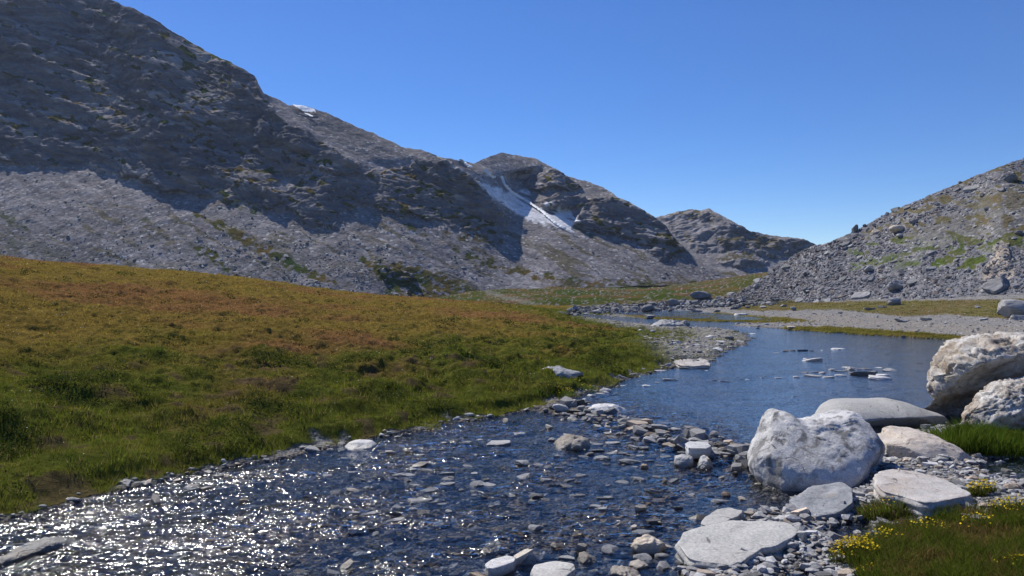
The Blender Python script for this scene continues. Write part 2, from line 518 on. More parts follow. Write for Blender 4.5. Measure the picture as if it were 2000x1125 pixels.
def ground_hit(px, py):
    """where the sight line through a picture point meets the ground"""
    Y = np.exp(np.linspace(math.log(4.5), math.log(430), 900))
    x = (px - CX) / F * Y
    z = np.maximum(ground_z(x, Y), zwater(x, Y) - 1.)
    zw = np.where(river_d(x, Y) < 0, zwater(x, Y), -9)
    z = np.maximum(z, zw)
    ray = H - (py - CY) / F * Y
    k = np.argmax(ray < z) if (ray < z).any() else len(Y) - 1
    return np.array([x[k], Y[k], z[k]])


# ------------------------------------------------------------------ regions of the near ground (outlines read off the photograph)
R_STRIP_FAR = [(1190, 619), (1250, 611), (1330, 608), (1420, 612), (1480, 617), (1560, 622), (1590, 628), (1490, 630.5), (1380, 630), (1290, 626), (1200, 622)]
R_STRIP_BANK = [(1515, 643), (1540, 636), (1640, 638), (1760, 646), (1880, 655), (1960, 664), (1990, 684), (1880, 672), (1700, 660), (1590, 652)]
R_FLAT_GRASS = [(1420, 596), (1500, 590), (1600, 589), (1720, 588), (1850, 586), (2300, 580), (2300, 622), (1960, 622), (1850, 614), (1760, 618), (1640, 604), (1520, 607), (1440, 606)]
R_MOUND = [(1640, 1085), (1660, 1062), (1715, 1050), (1720, 1026), (1800, 1010), (1860, 1000), (1930, 990), (2150, 985), (2150, 1300), (1600, 1300), (1690, 1130)]
R_TUFTS = [(1838, 862), (1850, 842), (1905, 822), (1990, 826), (2100, 832), (2100, 890), (1960, 893), (1880, 885)]


def ground_look(x, y, z, d):
    """albedo, gravel share and grass share of the ground"""
    px, py = to_px(x, y, z)
    lf = is_left(x, y)
    n1 = fbm2(x * .35, y * .35, 3); n2 = fbm2(x * 1.6 + 9, y * 1.6, 3); n3 = fbm2(x * .09 + 3, y * .09, 3)
    g = np.zeros(x.shape)                                       # grass
    g = np.maximum(g, lf * sstep(.02, .2, d + .35 * n2) * (y < 90))
    bare = sstep(.25, .55, n2 + .2 * n1) * (x < -.5) * (1 - sstep(4, 9, d)) * lf
    spit = lf * sstep(3.5, 5.5, x) * (y > 20) * (y < 62)
    g = g * (1 - spit * (1 - sstep(1.2, 4.5, d + 2.2 * n2)))
    for R, w in ((R_STRIP_FAR, 1), (R_STRIP_BANK, 1), (R_FLAT_GRASS, .85), (R_MOUND, 1), (R_TUFTS, 1)):
        j = 2.2 if R is not R_MOUND else 10
        g = np.maximum(g, w * region(R, px, py, 2. if j < 5 else 9, j, 14.) * (1 - lf * (y < 60)))
    valley = sstep(78, 92, y) * (py < 607)
    g = np.maximum(g, valley * sstep(-.35, .05, n2 + .3) * (1 - .32 * region([(935, 560), (990, 577), (1060, 593), (1110, 602), (1060, 603), (1000, 588), (950, 574)], px, py, 2, 3, 15)))
    g = np.where(d < .03, 0, g)
    # colour of the grass itself: green by the water, rusty dry grass uphill
    h = lf * np.clip(d / np.clip(14 - .0 * x, 4, 30), 0, 1.5) * (y < 90)
    dry = sstep(.12, .72, h + .28 * n1 + .22 * n2 * .6 - .25 * sstep(0, 9, x))
    dry = np.where(y >= 85, sstep(-.3, .4, n3 + .35 * n1 + .15), dry)
    dry = np.where((lf < .5) & (y < 85), .28 + .3 * n2 + .15 * (y > 40), dry)
    dry = np.clip(dry, 0, 1)[..., None]
    red = sstep(-.15, .5, n3 + .3 * n1)[..., None]
    green = np.array([.050, .066, .008]); yel = np.array([.172, .122, .026]); rus = np.array([.185, .098, .036])
    vg = np.clip(n2 * .8 + .5, 0, 1)[..., None]
    gc = green * (1 - vg) + np.array([.095, .105, .012]) * vg
    dc = yel * (1 - red) + rus * red
    gcol = (gc * 1.3 * (1 - dry) + dc * 1.25 * dry)
    vp = fbm2(x * .045 + 3, y * .045, 4)[..., None]
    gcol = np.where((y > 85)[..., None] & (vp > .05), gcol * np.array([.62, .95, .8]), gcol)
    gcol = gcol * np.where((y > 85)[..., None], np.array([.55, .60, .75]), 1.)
    soil = np.array([.065, .046, .030])
    grav = np.array([.215, .21, .208]) * (1 + .25 * n2[..., None])
    wet = (1 - sstep(-.02, .22, d))[..., None]
    grav = grav * (1 - .55 * wet) * np.where(d[..., None] < -.3, np.array([1.5, 1.38, 1.22]) * (1 + .6 * sstep(.3, 2.5, weir_s(x, y)))[..., None], 1)
    track = region([(1480, 622), (1600, 612), (1760, 624), (1880, 634), (2100, 640), (2100, 668), (1960, 660), (1820, 648), (1640, 636), (1520, 634)], px, py, 3, 3, 20)[..., None]
    grav = grav * (1 - track) + np.array([.23, .215, .20]) * track
    under = gcol * (.75 - .55 * bare[..., None]) + soil * (.25 + .75 * bare[..., None])
    col = grav * (1 - g[..., None]) + under * g[..., None]
    return np.clip(col, .01, .9), 1 - g, g * (1 - .8 * bare), gcol


# ground sheet: a fan of quads whose size grows with distance
us = np.concatenate([np.linspace(-2.2, -.8, 60)[:-1], np.linspace(-.8, .8, 1060), np.linspace(.8, 2.2, 60)[1:]])
ys = np.exp(np.concatenate([np.linspace(math.log(1.0), math.log(4.), 40)[:-1], np.linspace(math.log(4.), math.log(90), 860), np.linspace(math.log(90), math.log(620), 230)[1:]]))
Ug, Yg = np.meshgrid(us, ys); Xg = Ug * Yg
D = river_d(Xg, Yg)
Z = ground_z(Xg, Yg, D)
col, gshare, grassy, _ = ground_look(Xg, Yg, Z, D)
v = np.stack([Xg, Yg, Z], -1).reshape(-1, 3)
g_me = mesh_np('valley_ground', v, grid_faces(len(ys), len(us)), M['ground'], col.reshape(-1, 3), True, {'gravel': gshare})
tag(obj('ground', g_me), 'valley ground with sloping meadow, gravel shore and stream bed', kind='structure')

# ------------------------------------------------------------------ water
uw = np.linspace(-.95, .9, 1000); yw = np.exp(np.linspace(math.log(3.6), math.log(95), 900))
Uw, Yw = np.meshgrid(uw, yw); Xw = Uw * Yw
sW = weir_s(Xw, Yw)
rif = 1 - .88 * sstep(.3, 2.0, sW)
fl = fbm2((Xw * .8 + Yw * .55) * .55, (Yw * .8 - Xw * .55) * 1.3 + 4, 3)      # faster and slower threads of current
rif = np.clip(rif * (.42 + .75 * sstep(-.25, .45, fl)) + .5 * np.exp(-(sW / .8) ** 2), 0, 1.15)
wv = .021 * fbm2(Xw * 1.9 + .4 * Yw, Yw * 3.6, 2) + .013 * fbm2(Xw * 5, Yw * 8., 2)
Zw = zwater(Xw, Yw) + wv * rif
wm = mesh_np('river_surface', np.stack([Xw, Yw, Zw], -1).reshape(-1, 3), grid_faces(len(yw), len(uw)), M['water'], None, True, {'riffle': np.clip(rif, 0, 1)})
tag(obj('water', wm), 'clear mountain stream, calm blue pool above a glittering riffle', kind='structure')


# ------------------------------------------------------------------ mountains: height sheets built upward by slope angle
def build_sheet(name, px, base_py, sky_py, Y0, nrow, slope_fn, mat, look_fn, disp, back=True, smooth_cols=13):
    t = np.linspace(0, 1, nrow)
    PX = np.broadcast_to(px[None, :], (nrow, len(px)))
    PY = base_py[None, :] + t[:, None] * (sky_py - base_py)[None, :]
    tau = (CY - PY) / F
    tan, masks = slope_fn(PX, PY)
    den = np.maximum(tan - tau, .10)
    dt = np.diff(tau, axis=0)
    ln = np.log(Y0)[None, :] + np.concatenate([np.zeros((1, len(px))), np.cumsum(dt / (.5 * (den[1:] + den[:-1])), 0)], 0)
    def side_blur(a, sg):
        k = np.exp(-.5 * (np.arange(-3 * sg, 3 * sg + 1) / sg) ** 2); k /= k.sum()
        pad = np.pad(a, ((0, 0), (len(k) // 2,) * 2), 'edge')
        return sum(k[i] * pad[:, i:i + len(px)] for i in range(len(k)))
    ref = -np.log(.72 - np.minimum(tau, .5)); ln = ln - ref
    a = side_blur(ln, smooth_cols)
    if 'even' in masks: a = a * (1 - masks['even']) + side_blur(ln, 45) * masks['even']
    ln = a + ref
    Y = np.exp(ln)
    X = (PX - CX) / F * Y; Zs = H + tau * Y
    P = np.stack([X, Y, Zs], -1)
    P = P + disp(P, PX, PY, masks)
    colr, at = look_fn(P, PX, PY, masks)
    if back:
        top = P[-1]; rows = [P]; cr = [colr]; ar = {k_: [q] for k_, q in at.items()}
        for i in range(1, 9):
            q = top.copy(); q[:, 1] *= 1 + .05 * i; q[:, 0] *= 1 + .05 * i; q[:, 2] -= (top[:, 1] * .05 * i) * (.25 + .06 * i)
            rows.append(q[None]); cr.append(colr[-1:])
            for k_ in ar: ar[k_].append(at[k_][-1:])
        Pf = np.concatenate(rows, 0); colr = np.concatenate(cr, 0); at = {k_: np.concatenate(q, 0) for k_, q in ar.items()}
    else: Pf = P
    me = mesh_np(name, Pf.reshape(-1, 3), grid_faces(Pf.shape[0], Pf.shape[1]), mat, colr.reshape(-1, 3), True, at)
    o = obj(name, me)
    return dict(obj=o, px=px, base=base_py, sky=sky_py, P=P, PX=PX, PY=PY, nrow=nrow)


def on_sheet(S, px, py):
    px = np.atleast_1d(np.asarray(px, float)); py = np.atleast_1d(np.asarray(py, float))
    i = np.clip(np.interp(px, S['px'], np.arange(len(S['px']))), 0, len(S['px']) - 1.01)
    b = np.interp(px, S['px'], S['base']); k = np.interp(px, S['px'], S['sky'])
    r = np.clip((py - b) / (k - b), 0, .999) * (S['nrow'] - 1)
    return S['P'][r.astype(int), np.round(i).astype(int)]


def mixc(c, w, new): return c * (1 - w[..., None]) + np.asarray(new) * w[..., None]


# --- left massif and the central peak
SKY_L = [(-420, -330), (-250, -230), (0, -115), (120, -50), (215, 0), (262, 18), (300, 37), (330, 58), (352, 70), (375, 84), (420, 109), (447, 121), (470, 133), (497, 148), (506, 166), (516, 184),
         (535, 190), (562, 204), (590, 206), (640, 221), (700, 249), (735, 262), (790, 289), (822, 292), (850, 303), (890, 313), (925, 319), (950, 308), (978, 298), (1005, 302),
         (1040, 308), (1075, 324), (1110, 345), (1150, 355), (1180, 367), (1205, 383), (1225, 393), (1255, 409), (1282, 426), (1300, 441), (1312, 458), (1335, 482), (1360, 508), (1400, 530), (1440, 541), (1470, 546)]
pxL = np.linspace(-420, 1470, 1180)
skyL = np.interp(pxL, *np.array(SKY_L, float).T) + 2.2 * fbm2(pxL / 23., pxL * 0, 4) + .5 * fbm2(pxL / 5., pxL * 0 + 4, 2)
baseL = np.interp(pxL, [-420, 700, 900, 1000, 1100, 1300, 1400, 1470], [592, 592, 590, 580, 564, 557, 553, 551])
Y0L = np.interp(pxL, [-420, 700, 1000, 1300, 1470], [250, 250, 268, 292, 305])
S1 = [(-450, -400), (100, -120), (215, -20), (330, 45), (420, 95), (505, 140), (522, 180), (532, 260), (560, 315), (610, 335), (560, 345), (545, 320), (440, 275), (372, 262), (330, 285), (400, 330), (470, 350), (540, 375), (560, 395), (528, 414),
      (500, 405), (460, 395), (400, 383), (320, 370), (270, 350), (200, 336), (170, 322), (120, 328), (60, 322), (0, 316), (-450, 300)]
S2 = [(524, 200), (545, 232), (580, 252), (640, 285), (700, 322), (715, 335), (690, 345), (640, 338), (580, 320), (540, 300)]
S3 = [(800, 322), (850, 306), (895, 330), (930, 352), (955, 385), (976, 412), (978, 442), (940, 444), (890, 432), (868, 416), (900, 400), (850, 385), (810, 350)]
S3b = [(740, 330), (800, 330), (850, 385), (900, 402), (870, 420), (800, 395), (760, 360)]
M1 = [(330, 285), (372, 262), (440, 270), (545, 318), (610, 330), (640, 345), (720, 335), (800, 330), (870, 390), (988, 430), (988, 458), (900, 446), (830, 424), (790, 420), (700, 402), (662, 420), (662, 445), (605, 442), (565, 408), (530, 416), (560, 395), (470, 350), (400, 330)]
UP = [(562, 208), (640, 223), (735, 264), (800, 292), (855, 305), (830, 318), (760, 318), (700, 312), (640, 272), (590, 236)]
TAL = [[(578, 318), (600, 322), (640, 338), (700, 342), (640, 345), (600, 345), (560, 372), (510, 375), (545, 355)], [(660, 440), (662, 418), (700, 404), (770, 428), (860, 455), (760, 470), (680, 455)]]
P1 = [(1022, 360), (1035, 345), (1075, 334), (1095, 337), (1112, 350), (1132, 366), (1110, 374), (1085, 366), (1060, 374), (1032, 371)]
P1b = [(992, 338), (1020, 332), (1034, 333), (1015, 339)]
P2 = [(1045, 394), (1080, 383), (1130, 386), (1170, 392), (1150, 405), (1110, 408), (1060, 404)]
P3 = [(1118, 436), (1140, 405), (1175, 388), (1205, 384), (1235, 398), (1280, 425), (1306, 452), (1310, 466), (1350, 486), (1345, 494), (1305, 482), (1262, 482), (1228, 466), (1180, 456), (1135, 444)]
P4 = [(1265, 488), (1300, 476), (1340, 490), (1330, 505), (1300, 512), (1275, 500)]
PALE = [(918, 352), (960, 364), (1000, 376), (1030, 372), (1050, 395), (1110, 410), (1128, 436), (1112, 448), (1070, 444), (1030, 430), (990, 405), (945, 374)]
CRAG = [(738, 528), (760, 524), (800, 534), (812, 546), (790, 552), (750, 546)]
GRASS_L = [([(700, 505), (760, 512), (820, 520), (900, 548), (965, 585), (940, 598), (700, 600), (760, 565)], 1.), ([(378, 416), (420, 432), (480, 455), (560, 500), (660, 555), (600, 545), (500, 488), (430, 452)], .9),
           ([(355, 468), (400, 480), (450, 520), (455, 540), (410, 510)], .9), ([(750, 425), (800, 440), (900, 490), (1000, 520), (1140, 552), (1060, 548), (950, 520), (850, 470)], .75),
           ([(860, 450), (930, 455), (985, 470), (975, 482), (900, 470)], .6), ([(1240, 520), (1290, 540), (1280, 545)], .8), ([(-100, 395), (30, 420), (60, 450), (-20, 440)], .5),
           ([(260, 420), (330, 450), (350, 490), (290, 470)], .45), ([(-50, 440), (120, 480), (200, 520), (0, 500)], .35), ([(1070, 548), (1200, 545), (1440, 552), (1300, 562), (1080, 566)], .6),
           ([(410, 395), (450, 385), (510, 412), (520, 425)], .55)]
_m = lambda poly, px, py, soft=4, j=8, js=18: region(poly, px, py, soft, j, js)


def slopes_L(px, py):
    s = py - .42 * (px - 500); a = px + .3 * py              # across and along the tilted beds
    warp = 8 * fbm2(px / 70, py / 60, 3)
    bed = fbm2((s + warp) / 20., a / 170., 4, .6)
    bump = fbm2(px / 26, py / 18, 4)
    strong = np.maximum.reduce([_m(S1, px, py, 3, 6), _m(S2, px, py, 3, 5), _m(S3, px, py, 3, 6), _m(P1, px, py, 2, 3), _m(P1b, px, py, 1.5, 2), _m(P2, px, py, 2, 4), _m(P3, px, py, 2, 5), _m(CRAG, px, py, 2, 3, 8)])
    mid = np.maximum.reduce([_m(M1, px, py, 4, 8), _m(S3b, px, py, 4, 8), _m(P4, px, py, 3, 5)])
    tal = np.maximum.reduce([_m(t, px, py, 3, 5) for t in TAL] + [_m(UP, px, py, 3, 4)])
    mid = mid * (1 - tal); strong = strong * (1 - _m(UP, px, py, 2, 3))
    pale = _m(PALE, px, py, 3, 6, 14)
    tan = .60 - .13 * sstep(940, 1020, px) + .05 * fbm2(px / 130, py / 90, 3) + .03 * fbm2(px / 18, py / 16, 3)
    tan = tan * (1 - pale) + pale * (.56 + .12 * np.clip(bed, -.6, 1.2))
    led = sstep(.13, .30, bed)                                # ledges where beds step back
    cliff_tan = (1.55 + .55 * bump + .25 * fbm2(px / 60 + 9, py / 30, 2)) * (1 - led) + (.60 + .12 * bump) * led
    rocky = sstep(-.12, .12, bed + .4 * bump)
    mid_tan = (1.5 + .5 * bump) * (1 - rocky) + (.55 + .08 * bump) * rocky
    tan = tan * (1 - mid) + mid_tan * mid
    tan = tan * (1 - strong) + cliff_tan * strong
    tan = np.maximum(tan, .40)
    grass = np.zeros(px.shape)
    for poly, w in GRASS_L: grass = np.maximum(grass, w * _m(poly, px, py, 6, 9, 22))
    grass = grass * sstep(-.35, .15, fbm2(px / 14, py / 9, 3) + .1)
    gl = np.maximum(mid * rocky * sstep(-.1, .4, fbm2(px / 20 + 8, py / 10, 3)), .8 * strong * led * sstep(.0, .5, fbm2(px / 24 + 3, py / 12, 3) + .1))
    return tan, dict(strong=strong, mid=mid, tal=tal, pale=pale, grass=np.maximum(grass, gl), bed=bed, bump=bump, rocky=rocky, led=led,
                     even=np.maximum(region(UP, px, py, 14), region([(905, 318), (980, 285), (1110, 330), (1290, 420), (1200, 380), (1140, 385), (1060, 330), (980, 345)], px, py, 10)))


def disp_L(P, px, py, m):
    cl = np.maximum(m['strong'], .7 * m['mid'])[..., None]
    n = np.stack([fbm3(P / 14. + 3, 4), fbm3(P / 11. + 31, 4), fbm3(P / 12. + 57, 3)], -1)
    dip = math.radians(24); al = P[..., 0] * math.cos(dip) - P[..., 2] * math.sin(dip); ac = P[..., 0] * math.sin(dip) + P[..., 2] * math.cos(dip)
    beds = fbm2(al / 60., ac / 8. + .5 * fbm2(al / 25, ac / 25, 2), 4, .6); butt = fbm2(al / 34. + ac / 90., ac / 60. + 7, 3)
    rid = np.stack([0 * px, -2.6 * beds - 5. * np.abs(butt), 0 * px], -1)
    fine = ridge3(P / np.array([7., 5., 3.2]) + 11, 4)[..., None] * np.array([.2, -.75, .35]) + fbm3(P / 2.2 + 5, 2)[..., None] * np.array([.1, -.35, .15])
    r = cl * (n * np.array([.8, 1.4, .7]) + rid + fine) + (1 - cl) * np.stack([0 * px, 0 * px, (.16 + .29 * (1 - sstep(800, 980, px))) * fbm3(P / 9., 4)], -1)
    fade = sstep(0, 10, np.broadcast_to(skyL[None], py.shape) * 0 + (py - skyL[None]))[..., None]
    return r * (.25 + .75 * fade)


def look_L(P, px, py, m):
    c = np.zeros(P.shape) + np.array([.212, .196, .194])
    n = fbm2(px / 60, py / 40, 4)[..., None]; n2 = fbm2(px / 12, py / 8, 3)[..., None]
    c = c * (1 + .16 * n + .08 * n2)
    band = fbm2((py - .52 * px) / 16. + .6 * fbm2(px / 60, py / 40, 2), px / 190., 4, .6)
    c = c * (1 + .30 * np.clip(band, -.7, .7))[..., None]
    turf = sstep(.12, .42, band) * sstep(360, 430, py) * sstep(-.3, .3, fbm2(px / 120 + 2, py / 90, 2) + .15) * .75 * (1 - m['strong']) * (1 - .7 * m['mid'])
    c = mixc(c, turf, (.10, .085, .040))
    low = sstep(400, 520, py) * sstep(-.1, .4, fbm2(px / 40 + 4, py / 22, 4)) * (px < 760) * .55
    c = mixc(c, low, (.125, .118, .095))
    c = mixc(c, _m(UP, px, py, 4, 3) * .6, (.16, .15, .145)); c = mixc(c, region([(935, 310), (980, 296), (1110, 345), (1180, 370), (1280, 425), (1160, 385), (1040, 340)], px, py, 10) * .5, (.17, .16, .152))
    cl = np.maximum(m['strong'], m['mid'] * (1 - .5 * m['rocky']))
    c = mixc(c, cl, (.142, .136, .142)); c = mixc(c, m['strong'] * m['led'] * .6, (.31, .29, .28))  # cliffs darkened, ledges paled: shade and sunlight put into the rock colour
    c = mixc(c, m['strong'] * sstep(.15, .5, fbm2(px / 30 + 7, py / 45, 3)) * .4, (.20, .165, .135))
    c = mixc(c, m['pale'] * sstep(-.5, .1, m['bed'] + .4 * m['bump']), (.66, .65, .66))
    c = mixc(c, region([(835, 300), (880, 318), (930, 345), (965, 366), (940, 350), (880, 328)], px, py, 3, 4, 12) * .6, (.45, .44, .44))
    g = sstep(.1, .7, m['grass'])
    gc = np.array([.092, .072, .022]) + .03 * n * np.array([1, .3, .1]) + sstep(-.2, .3, fbm2(px / 90, py / 60, 2))[..., None] * np.array([-.035, -.006, -.005])
    c = c * (1 - g[..., None]) + np.clip(gc, .012, 1) * g[..., None]
    return np.clip(c, .012, .8), {'cliff': np.clip(np.maximum(np.maximum(m['strong'], m['mid'] * .8), m['pale'] * .35) * (1 - g), 0, 1), 'grassy': g}


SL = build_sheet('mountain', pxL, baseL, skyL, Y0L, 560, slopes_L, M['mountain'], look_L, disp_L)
tag(SL['obj'], 'grey limestone mountain with dark cliffs above long talus slopes', kind='structure')

# --- far hill
SKY_F = [(1180, 470), (1240, 446), (1283, 424), (1300, 420), (1320, 414), (1345, 409), (1366, 410), (1385, 408), (1405, 418), (1440, 437), (1470, 452), (1500, 459), (1540, 463), (1565, 466), (1590, 476), (1640, 500), (1700, 520), (1760, 535)]
pxF = np.linspace(1180, 1760, 460)
skyF = np.interp(pxF, *np.array(SKY_F, float).T) + 1.8 * fbm2(pxF / 16., pxF * 0 + 2, 4)
baseF = np.full(len(pxF), 556.); Y0F = np.full(len(pxF), 430.)
FS = [[(1505, 478), (1540, 468), (1590, 470), (1585, 490), (1560, 504), (1520, 496), (1480, 488)], [(1362, 424), (1385, 415), (1400, 424), (1392, 440), (1370, 436)], [(1405, 440), (1440, 436), (1475, 452), (1460, 462), (1420, 452)],
      [(1400, 515), (1440, 505), (1500, 510), (1495, 522), (1430, 522)]]
FM = [(1290, 425), (1345, 412), (1400, 425), (1500, 465), (1590, 480), (1560, 505), (1420, 492), (1360, 490), (1310, 455)]
FG = [[(1400, 468), (1440, 455), (1530, 465), (1570, 470), (1500, 480), (1420, 490)], [(1305, 420), (1350, 408), (1400, 420), (1360, 425)], [(1395, 505), (1450, 492), (1520, 505), (1440, 515)], [(1380, 528), (1460, 532), (1470, 545), (1400, 540)]]


def slopes_F(px, py):
    bed = fbm2((py - .25 * px) / 13., px / 110., 4, .6); bump = fbm2(px / 14, py / 10, 4)
    strong = np.maximum.reduce([_m(q, px, py, 2, 4, 10) for q in FS]); mid = _m(FM, px, py, 4, 6)
    rocky = sstep(-.1, .15, bed + .5 * bump)
    tan = .47 + .05 * bump
    tan = tan * (1 - mid) + mid * ((1.25 + .45 * bump) * (1 - rocky) + (.52 + .08 * bump) * rocky)
    tan = tan * (1 - strong) + strong * (1.6 + .5 * bump)
    g = np.maximum.reduce([_m(q, px, py, 4, 6, 14) for q in FG]) * sstep(-.4, .1, bump)
    return np.maximum(tan, .36), dict(strong=strong, mid=mid, rocky=rocky, grass=g * (1 - strong), bump=bump)


def disp_F(P, px, py, m):
    cl = np.maximum(m['strong'], .7 * m['mid'])[..., None]
    fine = ridge3(P / np.array([9., 6., 4.]) + 11, 4)[..., None] * np.array([.2, -1., .45])
    return cl * (np.stack([fbm3(P / 16., 3) * 2, fbm3(P / 13. + 9, 4) * 4, fbm3(P / 14. + 5, 3) * 1.6], -1) + fine) * (.3 + .7 * sstep(0, 8, py - skyF[None])[..., None])


def look_F(P, px, py, m):
    c = np.zeros(P.shape) + np.array([.225, .21, .21]); c = c * (1 + .2 * m['bump'][..., None])
    c = mixc(c, np.maximum(m['strong'], m['mid'] * (1 - m['rocky']) * .8), (.175, .168, .172))
    c = mixc(c, m['mid'] * m['rocky'] * sstep(.1, .5, fbm2(px / 25, py / 14 + 3, 3)) * .8, (.095, .078, .035))
    c = mixc(c, m['grass'] * .9, (.09, .075, .03))
    return np.clip(c, .02, .8), {'cliff': np.clip(np.maximum(m['strong'], m['mid'] * .7) * (1 - m['grass']), 0, 1), 'grassy': m['grass']}


SF = build_sheet('far_hill', pxF, baseF, skyF, Y0F, 240, slopes_F, M['farhill'], look_F, disp_F)
tag(SF['obj'], 'low rocky hill closing the far end of the valley', kind='structure')

# --- scree slope on the right
SKY_R = [(1405, 586), (1440, 573), (1470, 556), (1500, 535), (1530, 514), (1560, 493), (1585, 482), (1620, 474), (1645, 463), (1672, 450), (1690, 441), (1710, 430), (1740, 413), (1765, 400), (1800, 390), (1830, 375), (1870, 357), (1905, 341), (1950, 326), (2000, 308), (2100, 270), (2300, 200), (2450, 160)]
pxR = np.linspace(1405, 2450, 760)
skyR = np.interp(pxR, *np.array(SKY_R, float).T) + 1.2 * fbm2(pxR / 11., pxR * 0 + 8, 4)
baseR = np.interp(pxR, [1405, 1440, 1500, 1600, 1800, 2000, 2450], [593, 592, 594, 596, 594, 590, 586])
Y0R = np.interp(pxR, [1405, 1440, 1600, 1800, 2000, 2450], [112, 104, 84, 72, 64, 56])
RG = [([(1810, 522), (1840, 500), (1880, 478), (1890, 490), (1860, 515), (1835, 522)], 1), ([(1865, 530), (1890, 505), (1925, 495), (1930, 506), (1895, 525)], 1), ([(1655, 530), (1700, 508), (1750, 495), (1790, 490), (1760, 508), (1700, 522)], .7),
      ([(1860, 395), (1930, 375), (2100, 340), (2100, 400), (1960, 410), (1880, 408)], .65), ([(1750, 470), (1830, 425), (1960, 400), (2100, 410), (2100, 450), (1900, 460), (1800, 500)], .5), ([(1905, 485), (1990, 440), (2060, 430), (1960, 480)], .8), ([(1955, 470), (1990, 455), (2000, 470), (1965, 490)], .8), ([(1740, 510), (1800, 500), (1790, 520), (1745, 530)], .6)]
OUTC = [[(1912, 548), (1925, 520), (1940, 500), (1950, 480), (1968, 478), (1975, 500), (1985, 520), (1975, 540), (1950, 552)], [(1940, 478), (1955, 470), (1965, 480), (1955, 500), (1942, 500)]]


def slopes_R(px, py):
    n = fbm2(px / 60, py / 40, 3); b = fbm2(px / 12, py / 9, 3)
    tan = .66 + .08 * n + .10 * b
    tan = tan * (1 - .5 * sstep(0, 12, 12 - (np.interp(px, pxR, baseR) - py)))
    oc = np.maximum.reduce([_m(q, px, py, 3, 4, 10) for q in OUTC])
    tan = tan * (1 - oc) + oc * (.95 + .5 * b)
    g = np.zeros(px.shape)
    for q, w in RG: g = np.maximum(g, w * _m(q, px, py, 3, 5, 12))
    g = np.maximum(g, .75 * sstep(.0, .35, fbm2(px / 45 + 3, py / 20, 4)) * (py < 520) * sstep(1600, 1680, px))
    return np.maximum(tan, .33), dict(oc=oc, g=g * sstep(-.6, .0, b + .2) * (1 - oc), n=n, b=b)


def disp_R(P, px, py, m):
    r = np.stack([0 * px, 0 * px, .16 * fbm3(P / 3., 4) + .05 * fbm3(P / .7, 2)], -1)
    return r + m['oc'][..., None] * np.stack([.3 * fbm3(P / 2.2 + 4, 3), -.5 * np.abs(fbm3(P / 2.5 + 9, 3)), .3 * fbm3(P / 2.3, 3)], -1)


def look_R(P, px, py, m):
    c = np.zeros(P.shape) + np.array([.185, .182, .19]); c = c * (1 + .2 * m['n'][..., None])
    c = mixc(c, sstep(0, .5, m['n'] + .3 * m['b']) * (py < 500) * .4, (.21, .19, .17))
    c = mixc(c, m['oc'], (.33, .28, .23))
    dry = sstep(-.1, .3, fbm2(px / 40, py / 25 + 5, 2)); hi = 1 - sstep(440, 480, py)
    w = np.clip(hi * .8 + dry * .35, 0, 1)[..., None]
    gc = np.array([.062, .088, .010]) * (1 - w) + np.array([.115, .088, .034]) * w
    gg = .9 * sstep(.3, .85, m['g']); g = gg[..., None]; c = c * (1 - g) + gc * g
    return np.clip(c, .012, .8), {'cliff': m['oc'], 'grassy': gg}


SR = build_sheet('scree_slope', pxR, baseR, skyR, Y0R, 420, slopes_R, M['slope'], look_R, disp_R)
tag(SR['obj'], 'grey slate scree slope with green turf patches rising on the far bank', kind='structure')


# --- thin sheets lying on the mountain: snow, cascade, footpath
def lifted_patch(S, poly, lift, name, mat, label, cat, jitter=2.):
    m = sdist(poly, S['PX'], S['PY']) + jitter * fbm2(S['PX'] / 5, S['PY'] / 5, 2) < 0
    idx = -np.ones(m.shape, int); keep = m.copy()
    f = m[:-1, :-1] & m[1:, :-1] & m[:-1, 1:] & m[1:, 1:]
    keep[:] = False
    for a, b in ((0, 0), (1, 0), (0, 1), (1, 1)): keep[a:m.shape[0] - 1 + a, b:m.shape[1] - 1 + b] |= f
    idx[keep] = np.arange(keep.sum())
    q = np.stack([idx[:-1, :-1][f], idx[:-1, 1:][f], idx[1:, 1:][f], idx[1:, :-1][f]], -1)
    v = S['P'][keep] + np.array([0, -.6, .8]) * lift
    o = obj(name, mesh_np(name, v, q, mat)); tag(o, label, cat); return o


lifted_patch(SL, [(570, 207), (592, 211), (616, 218), (618, 224), (596, 223), (578, 214)], 1.2, 'snow_patch', M['snow'], 'larger white snow patch just below the ridge of the left mountain', 'snow patch', 1.)
lifted_patch(SL, [(592, 222), (606, 226), (616, 234), (608, 233), (597, 227)], 1.2, 'snow_patch', M['snow'], 'small sliver of snow under the bigger snow patch near the ridge', 'snow patch', .6)


def ribbon(S, pts, w, name, mat, label, cat, lift=.8, tw=.35):
    pts = np.array(pts, float); seg = np.hypot(*np.diff(pts, axis=0).T); L = np.concatenate([[0], np.cumsum(seg)])
    k = np.arange(0, L[-1], .8)
    x = np.interp(k, L, pts[:, 0]) + 1.1 * fbm2(k / 6, k * 0, 3); y = np.interp(k, L, pts[:, 1])
    P = on_sheet(S, x, y); kk = np.ones(9) / 9; P = np.stack([np.convolve(np.pad(P[:, q], 4, 'edge'), kk, 'valid') for q in range(3)], -1); ww = w * (1 + .9 * fbm2(k / 5, k * 0 + 3, 3)).clip(.15, 3)
    side = np.tile(np.array([[.94, .05, .34]]), (len(k), 1))
    up = np.array([0, -.6, .8]) * lift
    A = P - side * ww[:, None] + up; B = P + up * 1.3; Cc = P + side * ww[:, None] + up
    v = np.stack([A, B, Cc], 1).reshape(-1, 3)
    o = obj(name, mesh_np(name, v, grid_faces(len(k), 3), mat)); tag(o, label, cat); return o


